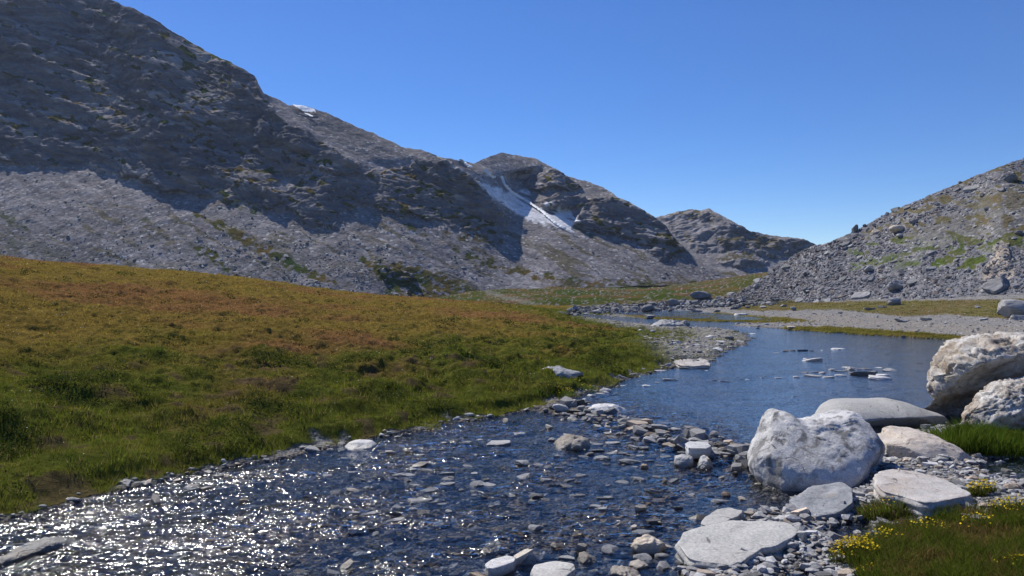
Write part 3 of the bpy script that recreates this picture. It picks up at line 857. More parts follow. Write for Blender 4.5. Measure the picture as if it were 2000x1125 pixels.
ribbon(SL, [(980, 346), (985, 362), (1000, 378), (1030, 396), (1060, 416), (1080, 434), (1098, 446), (1122, 458)], .62, 'cascade', M['foam'], 'long white cascade running down the pale rock slab', 'waterfall')
ribbon(SL, [(946, 334), (955, 342), (967, 352)], .8, 'cascade', M['foam'], 'short white cascade above the long one, below the saddle', 'waterfall')
ribbon(SL, [(898, 314), (908, 321), (922, 330)], .6, 'cascade', M['foam'], 'topmost white cascade just under the saddle', 'waterfall')


# ------------------------------------------------------------------ rocks
def rock_shape(seed, sub, style):
    """unit stone: 'f' flat slate, 'c' chunky block, 'r' rounded"""
    r = np.random.default_rng(seed)
    v, f = ico(sub)
    n = {'f': 9, 'c': 8, 'r': 5}[style]
    dirs = r.normal(size=(n, 3)); dirs /= np.linalg.norm(dirs, axis=1, keepdims=True)
    if style == 'f':
        dirs[0] = (r.normal() * .08, r.normal() * .08, 1); dirs[1] = (r.normal() * .1, r.normal() * .1, -1)
        dirs[2:, 2] *= .25
        dirs /= np.linalg.norm(dirs, axis=1, keepdims=True)
    off = r.uniform(.42, .72, n) if style != 'r' else r.uniform(.72, .9, n)
    if style == 'f': off[:2] = .42
    p = v * (1.0 if style != 'r' else .95)
    for d, o in zip(dirs, off):
        t = p @ d; ex = np.clip(t - o, 0, None); p = p - ex[:, None] * d * (.97 if style != 'r' else .85)
    p = p + v * (.05 * fbm3(v * 2.1 + seed, 3))[:, None] * (1 if style != 'r' else .7)
    if style == 'f':
        layer = np.sin(p[:, 2] * 22 + 3 * pn3(v * 2)) * .02
        p[:, :2] += v[:, :2] * layer[:, None]
        p[:, 2] /= .42
    p -= p.mean(0)
    p /= np.abs(p).max(0)
    return p, f


STONE = {}
for st, k in (('f', 9), ('c', 8), ('r', 5)):
    STONE[st] = []
    for i in range(k):
        p, f = rock_shape(100 * ord(st) + i, 4, st)
        STONE[st].append(mesh_np({'f': 'flat_stone', 'c': 'blocky_stone', 'r': 'round_stone'}[st], p, f, M['grey'], None, st == 'r'))


def put_stone(name, loc, size, style='f', look='grey', rotz=None, tilt=.12, sink=.35, label=None, cat='stone', group=None):
    me = STONE[style][rng.integers(len(STONE[style]))]
    o = obj(name, me)
    o.location = (loc[0], loc[1], loc[2] + size[2] * (.5 - sink))
    o.scale = (size[0] / 2, size[1] / 2, size[2] / 2)
    o.rotation_euler = (rng.normal() * tilt, rng.normal() * tilt, rng.normal() * .5 if rotz is None else rotz)
    if me.materials[0] is not M[look]:
        o.material_slots[0].link = 'OBJECT'; o.material_slots[0].material = M[look]
    return tag(o, label, cat, group)


def star(poly, n=720, smooth=3):
    """radius of an outline around its centre, as a function of angle"""
    P = np.array(poly, float); x, y = P.T; x2, y2 = np.roll(x, -1), np.roll(y, -1)
    cr = x * y2 - x2 * y; A = cr.sum() / 2
    c = np.array([((x + x2) * cr).sum(), ((y + y2) * cr).sum()]) / (6 * A)
    th = np.linspace(0, 2 * np.pi, n, endpoint=False); dx, dy = np.cos(th), np.sin(th)
    R = np.zeros(n)
    for i in range(len(P)):
        a = P[i] - c; e = P[(i + 1) % len(P)] - P[i]
        den = dx * e[1] - dy * e[0]; den = np.where(np.abs(den) < 1e-9, 1e-9, den)
        t = (a[0] * e[1] - a[1] * e[0]) / den; s = (a[0] * dy - a[1] * dx) / den
        R = np.where((t > 0) & (s >= -1e-6) & (s <= 1 + 1e-6), np.maximum(R, t), R)
    k = np.exp(-.5 * (np.arange(-3 * smooth, 3 * smooth + 1) / smooth) ** 2); k /= k.sum()
    R = np.convolve(np.concatenate([R[-40:], R, R[:40]]), k, 'same')[40:-40]
    return c, R


def star_at(R, th): return np.interp(np.mod(th, 2 * np.pi), np.linspace(0, 2 * np.pi, len(R) + 1), np.append(R, R[0]))


def boulder(name, outline, Yc, depth, mat, label, cat='boulder', lean=0., cuts=(), rough=.05, freq=2.2, crag=0., sub=6, seed=1, box=.8, group=None, down=.0, facets=14):
    """rock with the photographed outline, real thickness `depth` (m), facets cut by planes (picture point, depth offset, normal)"""
    w = [((px - CX) / F * Yc, H - (py - CY) / F * Yc) for px, py in outline]
    c, R = star(w)
    v, f = ico(sub)
    th = np.arctan2(v[:, 2], v[:, 0]); rho = np.hypot(v[:, 0], v[:, 2]) ** box
    r = star_at(R, th) * rho
    p = np.stack([r * np.cos(th), np.sign(v[:, 1]) * np.abs(v[:, 1]) ** box * depth, r * np.sin(th)], -1)
    p[:, 1] += lean * p[:, 2]
    rf = np.random.default_rng(seed + 500)
    for _ in range(facets):
        d = rf.normal(size=3) / np.array([R.mean(), depth, R.mean()]); d /= np.linalg.norm(d)
        if d[1] > -.28: continue
        t = p @ d; lim = t.max() * rf.uniform(.74, .93)
        p[:, 1] = np.minimum(p[:, 1] + np.clip(t - lim, 0, None) / -d[1] * .95, np.maximum(p[:, 1], depth * .75))
    for (px, py), oy, n in cuts:
        n = np.array(n, float); n /= np.linalg.norm(n)
        q = np.array([(px - CX) / F * Yc - c[0], oy, H - (py - CY) / F * Yc - c[1]])
        t = (p - q) @ n
        p[:, 1] = np.minimum(p[:, 1] + np.clip(t, 0, None) / -n[1] * .97, np.maximum(p[:, 1], depth * .75))
    s = depth
    nv = v / np.array([R.mean(), depth, R.mean()]); nv /= np.linalg.norm(nv, axis=1, keepdims=True)
    a = rough * s
    p = p + nv * (a * fbm3(p * freq / s + seed, 5, .55))[:, None]
    if crag:
        q = np.stack([p[:, 0] * .8 - p[:, 2] * .5, p[:, 1] * .8, (p[:, 2] + p[:, 0] * .45) * 2.3], -1) * freq * .8 / s + seed + 20
        p = p - nv * (crag * s * np.clip(1 - np.abs(fbm3(q, 4, .6)) * 4, 0, 1) + crag * .5 * s * fbm3(q * 2.7, 3))[:, None]
    if down: p[:, 2] = np.where(p[:, 2] < 0, p[:, 2] * (1 + down), p[:, 2])
    o = obj(name, mesh_np(name, p, f, mat)); o.location = (c[0], Yc, c[1])
    return tag(o, label, cat, group)


def slab(name, outline, ztop, thick, mat, label, cat='slab', tilt=(0, 0), rough=.012, sub=6, seed=1, box=.16, group=None, dome=.07):
    """flat rock whose top face has the photographed outline"""
    w = unproj(*np.array(outline, float).T, z=ztop)
    c, R = star(w)
    v, f = ico(sub)
    th = np.arctan2(v[:, 1], v[:, 0]); cphi = np.hypot(v[:, 0], v[:, 1]); sphi = v[:, 2]
    rr = 1 - (1 - cphi) ** 2.6; m_ = 1 / box
    r = star_at(R, th) * rr
    z = np.sign(sphi) * np.clip(1 - rr ** m_, 0, 1) ** (1 / m_)
    p = np.stack([r * np.cos(th), r * np.sin(th), np.where(z > 0, 0, z * thick) + np.where(z > 0, (z - 1) * thick * dome, -thick * dome)], -1)
    lay = np.sin(p[:, 2] * 90 + 3 * pn3(p * 3 + seed)) * .012
    p[:, :2] *= (1 + lay * 2)[:, None]
    p[:, 2] += p[:, 0] * tilt[0] + p[:, 1] * tilt[1]
    p = p + v * (rough * fbm3(p * 3.5 + seed, 5, .55))[:, None]
    p[:, 2] += 1.4 * rough * fbm2(p[:, 0] * 1.6 + seed, p[:, 1] * 1.6, 2)
    o = obj(name, mesh_np(name, p, f, mat)); o.location = (c[0], c[1], ztop)
    return tag(o, label, cat, group)


A_OUT = [(1463, 905), (1470, 888), (1484, 870), (1500, 849), (1511, 831), (1527, 818), (1543, 811), (1560, 817), (1568, 826), (1583, 829), (1612, 827), (1647, 821), (1672, 814), (1695, 812), (1704, 821),
         (1714, 842), (1724, 872), (1722, 892), (1711, 925), (1697, 955), (1665, 975), (1578, 978), (1550, 970), (1481, 950), (1472, 928)]
boulder('boulder', A_OUT, 9.25, .55, M['marble'], 'big white and grey streaked boulder at the water edge, saddle shaped on top', lean=.85, rough=.06, freq=1.5, crag=.022, seed=3, facets=9,
        cuts=[((1692, 888), -.26, (.74, -.55, -.38)), ((1560, 950), -.62, (-.1, -.95, -.2)), ((1475, 900), -.2, (-.8, -.5, .2))], box=.72)
boulder('boulder', [(1594, 824), (1601, 812), (1619, 796), (1642, 786), (1670, 784), (1716, 785), (1746, 783), (1780, 790), (1808, 800), (1836, 808), (1850, 830), (1840, 850), (1790, 858), (1716, 856), (1650, 842), (1600, 832)],
        12.7, .75, M['smooth'], 'smooth grey whaleback boulder lying behind the big streaked boulder', lean=.6, rough=.02, freq=1., seed=5, box=.85, facets=0,
        cuts=[((1745, 822), -.42, (.06, -.62, -.78)), ((1800, 815), -.4, (.5, -.8, -.1))])
boulder('boulder', [(1834, 745), (1840, 735), (1850, 726), (1850, 709), (1866, 690), (1889, 668), (1905, 666), (1933, 657), (1967, 656), (2000, 650), (2060, 660), (2110, 700), (2120, 800), (2060, 850), (1960, 858), (1880, 850), (1846, 846), (1840, 815), (1840, 790), (1836, 770)],
        12.6, .95, M['craggy'], 'tall craggy cream and white boulder at the right edge of the pool', lean=.35, rough=.045, freq=2.4, crag=.07, seed=9, box=.7, facets=26,
        cuts=[((1880, 738), -.66, (.15, -.62, -.77)), ((1985, 692), -.5, (.1, -.6, -.8))])
boulder('boulder', [(1883, 830), (1893, 808), (1914, 791), (1924, 776), (1948, 764), (1953, 756), (1979, 750), (2000, 745), (2050, 738), (2110, 765), (2110, 850), (2050, 872), (2000, 866), (1946, 850), (1924, 842)],
        11.5, .5, M['craggy'], 'lower cream boulder leaning against the front of the tall craggy one', lean=.5, rough=.06, freq=2.8, crag=.07, facets=22, seed=14, box=.75, cuts=[((1985, 800), -.30, (.45, -.8, -.35))])
boulder('boulder', [(1728, 884), (1725, 862), (1758, 858), (1762, 850), (1780, 847), (1812, 849), (1842, 858), (1868, 873), (1891, 896), (1893, 912), (1872, 932), (1831, 934), (1785, 928), (1748, 915)],
        9.95, .48, M['block'], 'thick tan block with a dark undercut front beside the streaked boulder', lean=1.1, rough=.05, freq=1.6, seed=21, box=.6, cuts=[((1800, 898), -.34, (.02, -.75, -.66)), ((1735, 885), -.1, (-.8, -.6, -.1))])
slab('slab', [(1707, 929), (1716, 921), (1739, 919), (1785, 923), (1831, 931), (1865, 941), (1898, 957), (1896, 962), (1865, 967), (1817, 977), (1796, 974), (1762, 963), (1727, 956), (1709, 943)],
     .27, .34, M['slab'], 'rosy tan flat slab in front of the tan block', tilt=(0, .05), seed=4, rough=.012)
slab('slab', [(1540, 975), (1587, 959), (1647, 954), (1663, 964), (1666, 980), (1629, 993), (1571, 999), (1555, 988)], .13, .2, M['slate'], 'blue-grey layered slate leaning at the foot of the streaked boulder', tilt=(.06, .12), seed=6, rough=.018)
slab('slab', [(1319, 1056), (1334, 1041), (1371, 1030), (1426, 1020), (1464, 1021), (1500, 1023), (1543, 1026), (1559, 1038), (1550, 1052), (1515, 1066), (1489, 1067), (1439, 1095), (1414, 1094), (1351, 1085), (1338, 1070)],
     .13, .22, M['flat'], 'largest pale flat slab, lying half in the water by the gravel', tilt=(.02, .05), seed=8, rough=.012)
slab('slab', [(1367, 1021), (1376, 1008), (1401, 993), (1426, 990), (1453, 997), (1441, 1007), (1401, 1022), (1383, 1026)], .09, .16, M['flat'], 'smaller pale slab just behind the largest pale slab', tilt=(.03, .04), seed=11)
g = ground_hit(1095, 737)
boulder('boulder', [(1051, 725), (1075, 717), (1095, 719), (1120, 724), (1139, 729), (1141, 738), (1108, 742), (1080, 742), (1060, 736)], g[1] + .35, .4, M['slate'], 'lone blue-grey rock lying in the green meadow', lean=.8, rough=.12, freq=2., seed=31, sub=5)
slab('slab', [(1303, 704), (1346, 699), (1376, 701), (1388, 708), (1386, 715), (1351, 716), (1326, 715)], .15, .2, M['slab'], 'long pale slab on the left bank where the stream narrows', seed=13, sub=5, rough=.05)
boulder('boulder', [(1265, 642), (1276, 633), (1296, 624), (1308, 626), (1323, 628), (1336, 633), (1343, 640), (1342, 647), (1311, 648), (1281, 648)], 42.5, .95, M['grey'], 'broad grey rock on the tip of the gravel spit across the stream', lean=.7, rough=.14, freq=1.8, crag=.06, seed=41, sub=5, cuts=[((1325, 641), -.6, (.3, -.9, -.4))])
boulder('boulder', [(1328, 634), (1333, 627), (1341, 626), (1346, 631), (1346, 640), (1330, 640)], 44., .4, M['dark'], 'small dark rock behind the broad grey rock on the spit', rough=.12, seed=43, sub=4)
boulder('boulder', [(1144, 813), (1148, 800), (1160, 793), (1200, 792), (1220, 798), (1230, 806), (1222, 818), (1163, 826), (1148, 822)], 13.9, .34, M['pale'], 'long pale rounded rock where the pool spills into the riffle', lean=.8, rough=.06, seed=45, sub=5)
boulder('boulder', [(668, 876), (680, 865), (700, 861), (725, 863), (736, 869), (730, 882), (690, 884)], 11.2, .22, M['pale'], 'pale rounded stone in the water beside the left bank', lean=.6, rough=.04, seed=47, sub=5)
boulder('boulder', [(1083, 872), (1090, 862), (1110, 856), (1135, 857), (1153, 862), (1150, 880), (1110, 886), (1088, 882)], 11.2, .34, M['brown'], 'brown rough rock at the left end of the rock bar', lean=.7, rough=.12, seed=49, sub=5)
boulder('boulder', [(1316, 905), (1320, 892), (1336, 889), (1352, 892), (1356, 908), (1345, 918), (1325, 918)], 10.05, .13, M['grey'], 'rounded grey boulder standing at the foot of the rock bar', rough=.08, lean=.3, seed=51, sub=5)
boulder('boulder', [(1362, 912), (1370, 898), (1380, 893), (1392, 905), (1397, 918), (1388, 928), (1370, 924)], 9.9, .14, M['grey'], 'jagged grey boulder beside the rounded one at the foot of the rock bar', rough=.16, lean=.3, seed=53, sub=5)
boulder('boulder', [(1342, 1112), (1350, 1096), (1362, 1087), (1376, 1092), (1386, 1108), (1382, 1124), (1350, 1126)], 6.35, .09, M['brown'], 'dark triangular stone standing on the gravel below the largest pale slab', rough=.08, seed=55, sub=5, box=.7)
boulder('boulder', [(1232, 1066), (1240, 1058), (1258, 1052), (1272, 1051), (1298, 1062), (1304, 1074), (1280, 1082), (1245, 1084)], 6.75, .11, M['tan'], 'knobbly brown-orange stone sitting in the shallow water', rough=.14, seed=57, sub=5, lean=.4)
slab('slab', [(1036, 1112), (1044, 1100), (1090, 1091), (1118, 1100), (1122, 1112), (1100, 1132), (1045, 1138)], .10, .18, M['flat'], 'pale slab at the bottom edge of the photo in the shallows', seed=15, sub=5)
boulder('boulder', [(1001, 1104), (1006, 1092), (1022, 1081), (1032, 1077), (1046, 1088), (1046, 1100), (1025, 1112)], 6.5, .13, M['grey'], 'grey wedge stone left of the pale slab at the bottom edge', rough=.07, seed=59, sub=5, lean=.5)
boulder('boulder', [(1128, 1096), (1131, 1084), (1142, 1081), (1165, 1092), (1168, 1103), (1145, 1108)], 6.5, .1, M['brown'], 'dark brown stone right of the pale slab at the bottom edge', rough=.07, seed=61, sub=5, lean=.3)
slab('slab', [(-20, 1092), (30, 1058), (90, 1042), (150, 1039), (160, 1048), (112, 1062), (60, 1080), (5, 1098)], .03, .14, M['dark'], 'low dark rock bar in the water at the left edge', seed=23, sub=6, rough=.03, box=.4, dome=.3)
slab('slab', [(948, 1102), (960, 1090), (990, 1082), (1010, 1086), (1004, 1096), (975, 1106), (955, 1110)], .08, .14, M['pale'], 'white slab at the far left of the bottom row of stones', seed=17, sub=5)
boulder('boulder', [(1185, 1126), (1196, 1113), (1220, 1112), (1245, 1116), (1256, 1130), (1200, 1138)], 6.2, .12, M['tan'], 'orange tan stone cut by the bottom edge of the photo', rough=.12, seed=63, sub=5, lean=.4)
boulder('boulder', [(1876, 886), (1885, 873), (1898, 870), (1910, 876), (1916, 888), (1908, 896), (1885, 896)], 10.6, .16, M['pale'], 'white stone tucked between the tan block and the green tuft', rough=.08, seed=65, sub=5, lean=.5)
boulder('boulder', [(1914, 900), (1930, 889), (1955, 885), (1985, 888), (1998, 896), (1990, 908), (1950, 912), (1920, 908)], 10.2, .22, M['dark'], 'dark flat stone at the right edge in front of the green tuft', rough=.06, seed=67, sub=5, lean=.6)
slab('slab', [(1338, 867), (1345, 861), (1382, 862), (1390, 870), (1380, 876), (1345, 877)], .16, .14, M['grey'], 'flat topped grey slab with a grass tuft at the pool lip', seed=19, sub=5)
boulder('boulder', [(1435, 615), (1438, 612), (1460, 612), (1462, 615), (1462, 622), (1434, 622)], 62., .5, M['grey'], 'grey block on the grassy strip across the water', rough=.06, seed=69, sub=4, box=.45)

# --- pebbly island in mid pool and other stones placed one by one: px, py, width in photo pixels, shape, colour
SETS = {
    'on the left side of the riffle': ('stones in the riffle', """610,882,40,f,g 645,878,14,r,p 747,884,15,c,d 818,889,22,f,g 867,879,20,f,g 873,884,20,f,p 912,864,26,f,g 936,859,22,f,p 974,868,48,f,p 885,874,8,r,d 796,909,22,f,g 831,909,50,f,p
804,919,22,c,g 778,927,35,f,p 833,919,38,f,g 873,924,38,f,g 925,924,28,f,p 910,936,14,c,g 926,938,18,f,g 949,937,20,r,d 877,937,22,c,g 870,946,35,f,p 836,957,35,f,g 797,938,20,c,d 688,923,30,f,g 655,960,20,f,d 715,952,15,f,p 708,936,28,f,d
817,978,55,f,p 876,998,20,f,p 809,994,22,c,p 775,991,25,f,g 725,1002,25,f,p 693,1001,26,f,p 679,992,18,f,g 715,982,18,f,p 773,1003,25,c,d 772,1015,35,f,p 817,1020,33,f,g 632,1012,14,c,d 640,1018,16,c,d 648,1014,14,f,g 723,1033,25,f,d 729,1043,25,f,g
926,967,14,f,p 938,961,15,f,p 923,958,15,f,g 946,971,12,f,d 901,957,15,f,g 866,978,10,f,p 590,1117,34,c,d 650,1118,32,f,g 567,1103,22,f,d 690,1098,26,f,g 966,1117,50,f,p 1014,900,20,f,d 1020,931,42,f,p 1018,945,18,f,p 1051,908,22,f,g 1068,922,18,c,g 1066,936,30,f,p
1095,913,25,f,g 1100,905,14,f,d 1110,938,26,f,g 1106,950,28,f,d 430,938,10,f,p 237,1004,24,c,d 262,1004,28,f,p 60,1078,28,r,t 12,1100,28,f,d 68,1102,22,f,d 330,939,12,f,p 383,940,20,f,g 402,940,22,f,d 372,957,40,f,p 248,976,12,f,d 265,977,16,f,p 285,978,14,f,g 200,990,28,f,d 225,986,14,f,p"""),
    'in the rock bar below the pool': ('stones of the rock bar', """1012,848,28,f,p 1107,849,20,f,p 1078,860,22,c,g 1135,879,26,f,d 1163,880,36,f,d 1163,868,30,f,g 1195,865,34,f,p 1224,853,15,c,p 1244,858,24,c,g 1240,872,28,f,p 1278,863,46,f,g 1258,875,32,f,d 1195,885,28,f,p 1298,880,26,f,g 1333,884,30,f,g 1360,883,34,f,g
1391,878,20,c,p 1391,892,22,c,g 1298,892,28,f,g 1265,900,24,f,g 1184,907,18,c,d 1173,896,38,f,g 1288,909,28,f,d 1230,902,48,f,g 1248,936,32,c,g 1311,938,34,f,g 1281,931,22,f,d 1438,876,20,r,p 1163,818,34,f,g 1118,805,34,f,d 1099,801,22,r,d 1095,816,13,c,d 1202,818,14,c,d 1185,825,20,f,p 1168,833,28,f,p 1204,837,18,c,d 1186,845,22,f,p 1195,853,26,f,d
1212,848,14,c,g 1230,866,16,c,d 1320,872,22,f,g 1345,892,18,c,d 1405,900,18,c,d 1216,885,22,f,d 1138,892,26,f,d 1120,897,20,f,g 1250,890,18,f,p"""),
    'on the shoal in the pool': ('stones of the shoal in the pool', """1515,689,18,f,g 1534,686,12,c,d 1548,685,12,c,d 1567,685,22,f,d 1586,685,18,f,d 1605,684,8,f,p 1639,682,32,f,p 1585,704,40,f,p 1573,701,9,r,p 1670,721,50,f,g 1685,731,50,f,d 1736,724,36,f,g 1716,740,55,f,p 1722,734,34,f,p 1588,735,32,f,g 1615,737,28,f,g 1556,737,14,r,p 1640,734,26,f,g 1568,728,18,f,d
1590,727,22,f,g 1643,725,26,f,d 1690,721,26,f,d 1705,727,18,c,d 1625,723,14,r,g 1606,729,14,r,g 1391,743,20,f,p 1415,745,22,f,p 1306,742,38,f,p 1263,753,22,f,p 1285,747,20,f,g 1460,741,12,f,p 1490,738,12,f,p 1520,738,14,f,g 1652,717,16,f,p 1715,718,14,f,p 1470,652,14,f,p 1380,724,10,f,p"""),
    'on the gravel spit across the meadow': ('stones of the gravel spit', """1288,721,30,f,p 1356,718,28,f,g 1385,663,24,r,p 1408,668,28,f,p 1424,663,22,c,d 1360,674,18,f,g 1376,678,26,f,p 1260,660,12,c,g 1250,648,10,r,p 1274,651,14,c,g 1281,655,16,f,p 1268,661,16,f,p 1310,667,12,c,d 1325,676,12,c,p 1318,668,18,f,p 1305,680,14,f,p 1400,680,22,f,p 1430,676,24,f,p 1445,665,20,f,g 1415,688,18,f,d 1380,692,16,f,g 1365,685,14,c,d 1345,662,14,f,g 1235,637,12,f,d 1215,634,10,f,g 1480,640,10,r,d 1440,633,10,r,p 1460,635,10,c,g 1495,636,12,c,g"""),
    'in the lower right gravel': ('stones of the lower right shore', """1348,1035,24,c,g 1256,1040,50,f,g 1255,1090,36,c,p 1293,1085,30,r,p 1195,1076,44,c,g 1108,1088,40,f,p 1150,1094,30,f,p 1160,1116,30,c,g 1411,979,48,f,g 1566,1076,34,c,p 1552,1062,46,f,g 1500,1074,26,f,t 1654,1062,22,f,p 1706,962,20,r,t 1863,994,18,f,p 1883,990,24,f,p 1915,999,42,f,p 1800,1007,26,f,p 1797,1016,18,r,g 1799,1024,22,f,p 1818,1002,14,r,b 1780,1014,14,r,g 1871,1112,22,f,p 1798,1117,16,c,g 1906,1105,20,f,p 1926,1082,18,c,p 1954,1086,12,r,g 1470,1000,22,c,g 1490,996,18,c,p 1462,1006,24,f,t 1640,1000,16,r,g 1660,1008,16,r,p 1605,1023,18,r,g 1648,962,12,r,p 1655,974,16,c,d 1540,1092,22,c,g 1585,1087,16,c,p
1475,1100,26,f,t 1500,1098,20,c,g 1520,1088,24,c,t 1455,1112,24,f,b 1430,1110,20,f,g 1470,1122,30,f,g 1500,1118,22,c,p 1325,1100,18,c,d 1330,1112,22,c,g 1400,1100,18,c,g 1605,1060,16,c,p 1620,1046,14,r,g 1595,1048,18,f,p 1570,1032,14,c,g 1875,936,16,c,t 1895,930,18,f,t 1890,920,14,r,p 1920,925,18,f,g 1935,935,16,c,g 1950,925,14,f,p 1965,945,20,f,b 1980,925,18,f,p 1625,1092,14,f,p"""),
}
SHADE = {'g': ('grey', 'grey'), 'p': ('pale', 'pale'), 'd': ('dark', 'dark'), 't': ('tan', 'tan'), 'b': ('brown', 'brown')}
FORM = {'f': 'flat', 'c': 'angular', 'r': 'rounded'}
stones = []
for where, (group, txt) in SETS.items():
    for it in txt.split():
        a = it.split(','); stones.append([float(a[0]), float(a[1]), float(a[2]), a[3], a[4], where, group])
# extra stones strung along the left bank, the bar and the shore
def strew(n, pts, spread, wmin, wmax, where, group):
    pts = np.array(pts, float); L = np.concatenate([[0], np.cumsum(np.hypot(*np.diff(pts, axis=0).T))])
    for k in rng.random(n) * L[-1]:
        stones.append([np.interp(k, L, pts[:, 0]) + rng.normal() * spread, np.interp(k, L, pts[:, 1]) + rng.normal() * spread * .3, rng.uniform(wmin, wmax) * (1 if rng.random() > .15 else 1.4),
                       rng.choice(list('fffccr')), rng.choice(list('gggppdd')), where, group])
strew(18, [(10, 1012), (150, 974), (300, 938), (450, 909), (560, 890), (640, 873), (760, 850), (880, 828), (1000, 808)], 9, 9, 24, 'along the left bank of the riffle', 'stones along the left bank')
strew(16, [(1080, 794), (1140, 778), (1200, 762), (1240, 745)], 7, 10, 26, 'along the left bank beside the pool', 'stones beside the pool')
for _ in range(44):
    k = rng.random()
    stones.append([700 + 640 * k + rng.normal() * 50, 905 + 100 * k * rng.random() + rng.uniform(-25, 85), rng.uniform(12, 34), rng.choice(list('fffc')), rng.choice(list('ggppgd')), 'in the middle of the riffle', 'stones in the middle of the riffle'])
used = []
ctx = {}
for s in stones:
    px, py, w, form, sh, where, group = s
    Yd = (H - .05) * F / (py - CY + .01); xw = (px - CX) / F * Yd
    zt = max(float(zwater(xw, Yd)), float(ground_z(np.array([xw]), np.array([Yd]))[0]))
    Yd = (H - zt) * F / (py - CY); xw = (px - CX) / F * Yd
    zt = max(float(zwater(xw, Yd)) - .01, float(ground_z(np.array([xw]), np.array([Yd]))[0]))
    m = w / F * Yd
    hh = m * {'f': rng.uniform(.12, .24), 'c': rng.uniform(.34, .55), 'r': rng.uniform(.38, .52)}[form]
    size = 'large' if m > .27 else 'middling' if m > .16 else 'small'
    lab = f"{size} {SHADE[sh][0]} {FORM[form]} stone {where}"
    o = put_stone('stone', (xw, Yd, zt), (m * 1.05, m * rng.uniform(.6, 1.), max(hh, .03)), form, SHADE[sh][1], rotz=rng.normal() * .45, tilt=.1, sink=.42, label=lab, cat='stone', group=group)
    used.append((o, px, py, m, lab))
# stones that look alike and lie together: tell the outermost ones apart by where they lie
by = {}
for u in used: by.setdefault(u[4], []).append(u)
for lab, q in by.items():
    if len(q) < 2: continue
    q.sort(key=lambda u: u[1])
    size, rest = lab.split(' ', 1)
    if len(q) == 2: names = ['left one of two', 'right one of two']
    elif len(q) == 3: names = ['leftmost of three', 'middle one of three', 'rightmost of three']
    elif len(q) == 4: names = ['leftmost of four', 'second from left of four', 'third from left of four', 'rightmost of four']
    else:
        o5 = ['leftmost', 'second from left', 'third from left', 'fourth from left', 'fifth from left', 'sixth from left', 'seventh from left']
        r5 = ['rightmost', 'second from right', 'third from right', 'fourth from right', 'fifth from right', 'sixth from right', 'seventh from right']
        hf = (len(q) + 1) // 2
        names = [o5[i] if i < hf and i < 7 else r5[len(q) - 1 - i] if len(q) - 1 - i < 7 else None for i in range(len(q))]
    for u, nm in zip(q, names):
        if nm is None: continue
        u[0]['label'] = f"{nm} {lab.replace(' stone ', ' stones ') if 'of ' in nm and 'from' not in nm else lab}"

# ------------------------------------------------------------------ rocks on the scree slope and the rubble ridge across the water
HILL = """1670,442,18,c,d,'pinnacle' 1689,438,10,c,d,'' 1749,407,24,f,d,'' 1770,404,18,f,d,'' 1875,352,7,c,d,'' 1973,351,26,c,d,'' 1896,369,30,f,p,'' 1867,370,16,f,d,'' 1956,370,18,f,g,'' 1918,380,14,f,d,'' 1752,450,32,r,t,'' 1757,460,14,r,p,'' 1783,434,18,c,g,'' 1712,452,20,f,t,'' 1653,476,20,f,d,'' 1818,494,22,f,g,'' 1799,450,11,f,p,'' 1826,464,9,f,p,''
1750,560,36,c,g,'' 1782,549,24,f,d,'' 1944,562,62,f,g,'' 1682,581,38,f,p,'' 1748,594,28,c,g,'' 1724,600,16,f,p,'' 1617,589,22,f,p,'' 1648,542,20,f,d,'' 1702,543,22,f,g,'' 1698,528,22,c,g,'' 1818,525,20,f,g,'' 1868,508,14,f,g,'' 1875,500,14,f,g,'' 1722,541,16,f,d,'' 1764,528,16,f,g,'' 1722,518,10,f,p,'' 1733,516,10,f,g,'' 1827,570,12,f,g,'' 1879,573,10,f,d,'' 1853,540,12,c,t,'' 1885,566,12,f,g,''
1565,585,26,f,g,'' 1596,588,24,f,p,'' 1480,546,22,f,p,'' 1500,540,14,f,g,'' 1478,560,16,c,p,'' 1520,550,12,f,d,'' 1540,520,24,f,d,'' 1605,500,20,f,p,'' 1590,512,22,f,d,'' 1573,535,14,c,d,'' 1545,562,12,c,d,'' 1575,567,16,c,d,'' 1650,478,22,f,g,'' 1615,494,18,f,p,'' 1640,520,12,f,g,'' 1680,500,14,f,p,'' 1990,455,16,c,d,'' 1960,512,12,f,p,'' 1985,560,14,c,g,''
1905,440,12,f,p,'' 1940,430,12,f,g,'' 1975,415,12,f,p,'' 1930,405,14,f,g,'' 1845,400,12,f,g,'' 1820,415,12,f,p,'' 1795,475,10,f,p,'' 1850,480,10,f,g,'' 1770,490,12,f,p,'' 1920,460,10,f,p,'' 1880,430,10,f,g,'' 1690,470,12,f,g,'' 1635,505,10,f,p,''"""
hill_items = []
for it in HILL.split():
    a = it.split(','); hill_items.append((float(a[0]), float(a[1]), float(a[2]), a[3], a[4]))
hb = {}
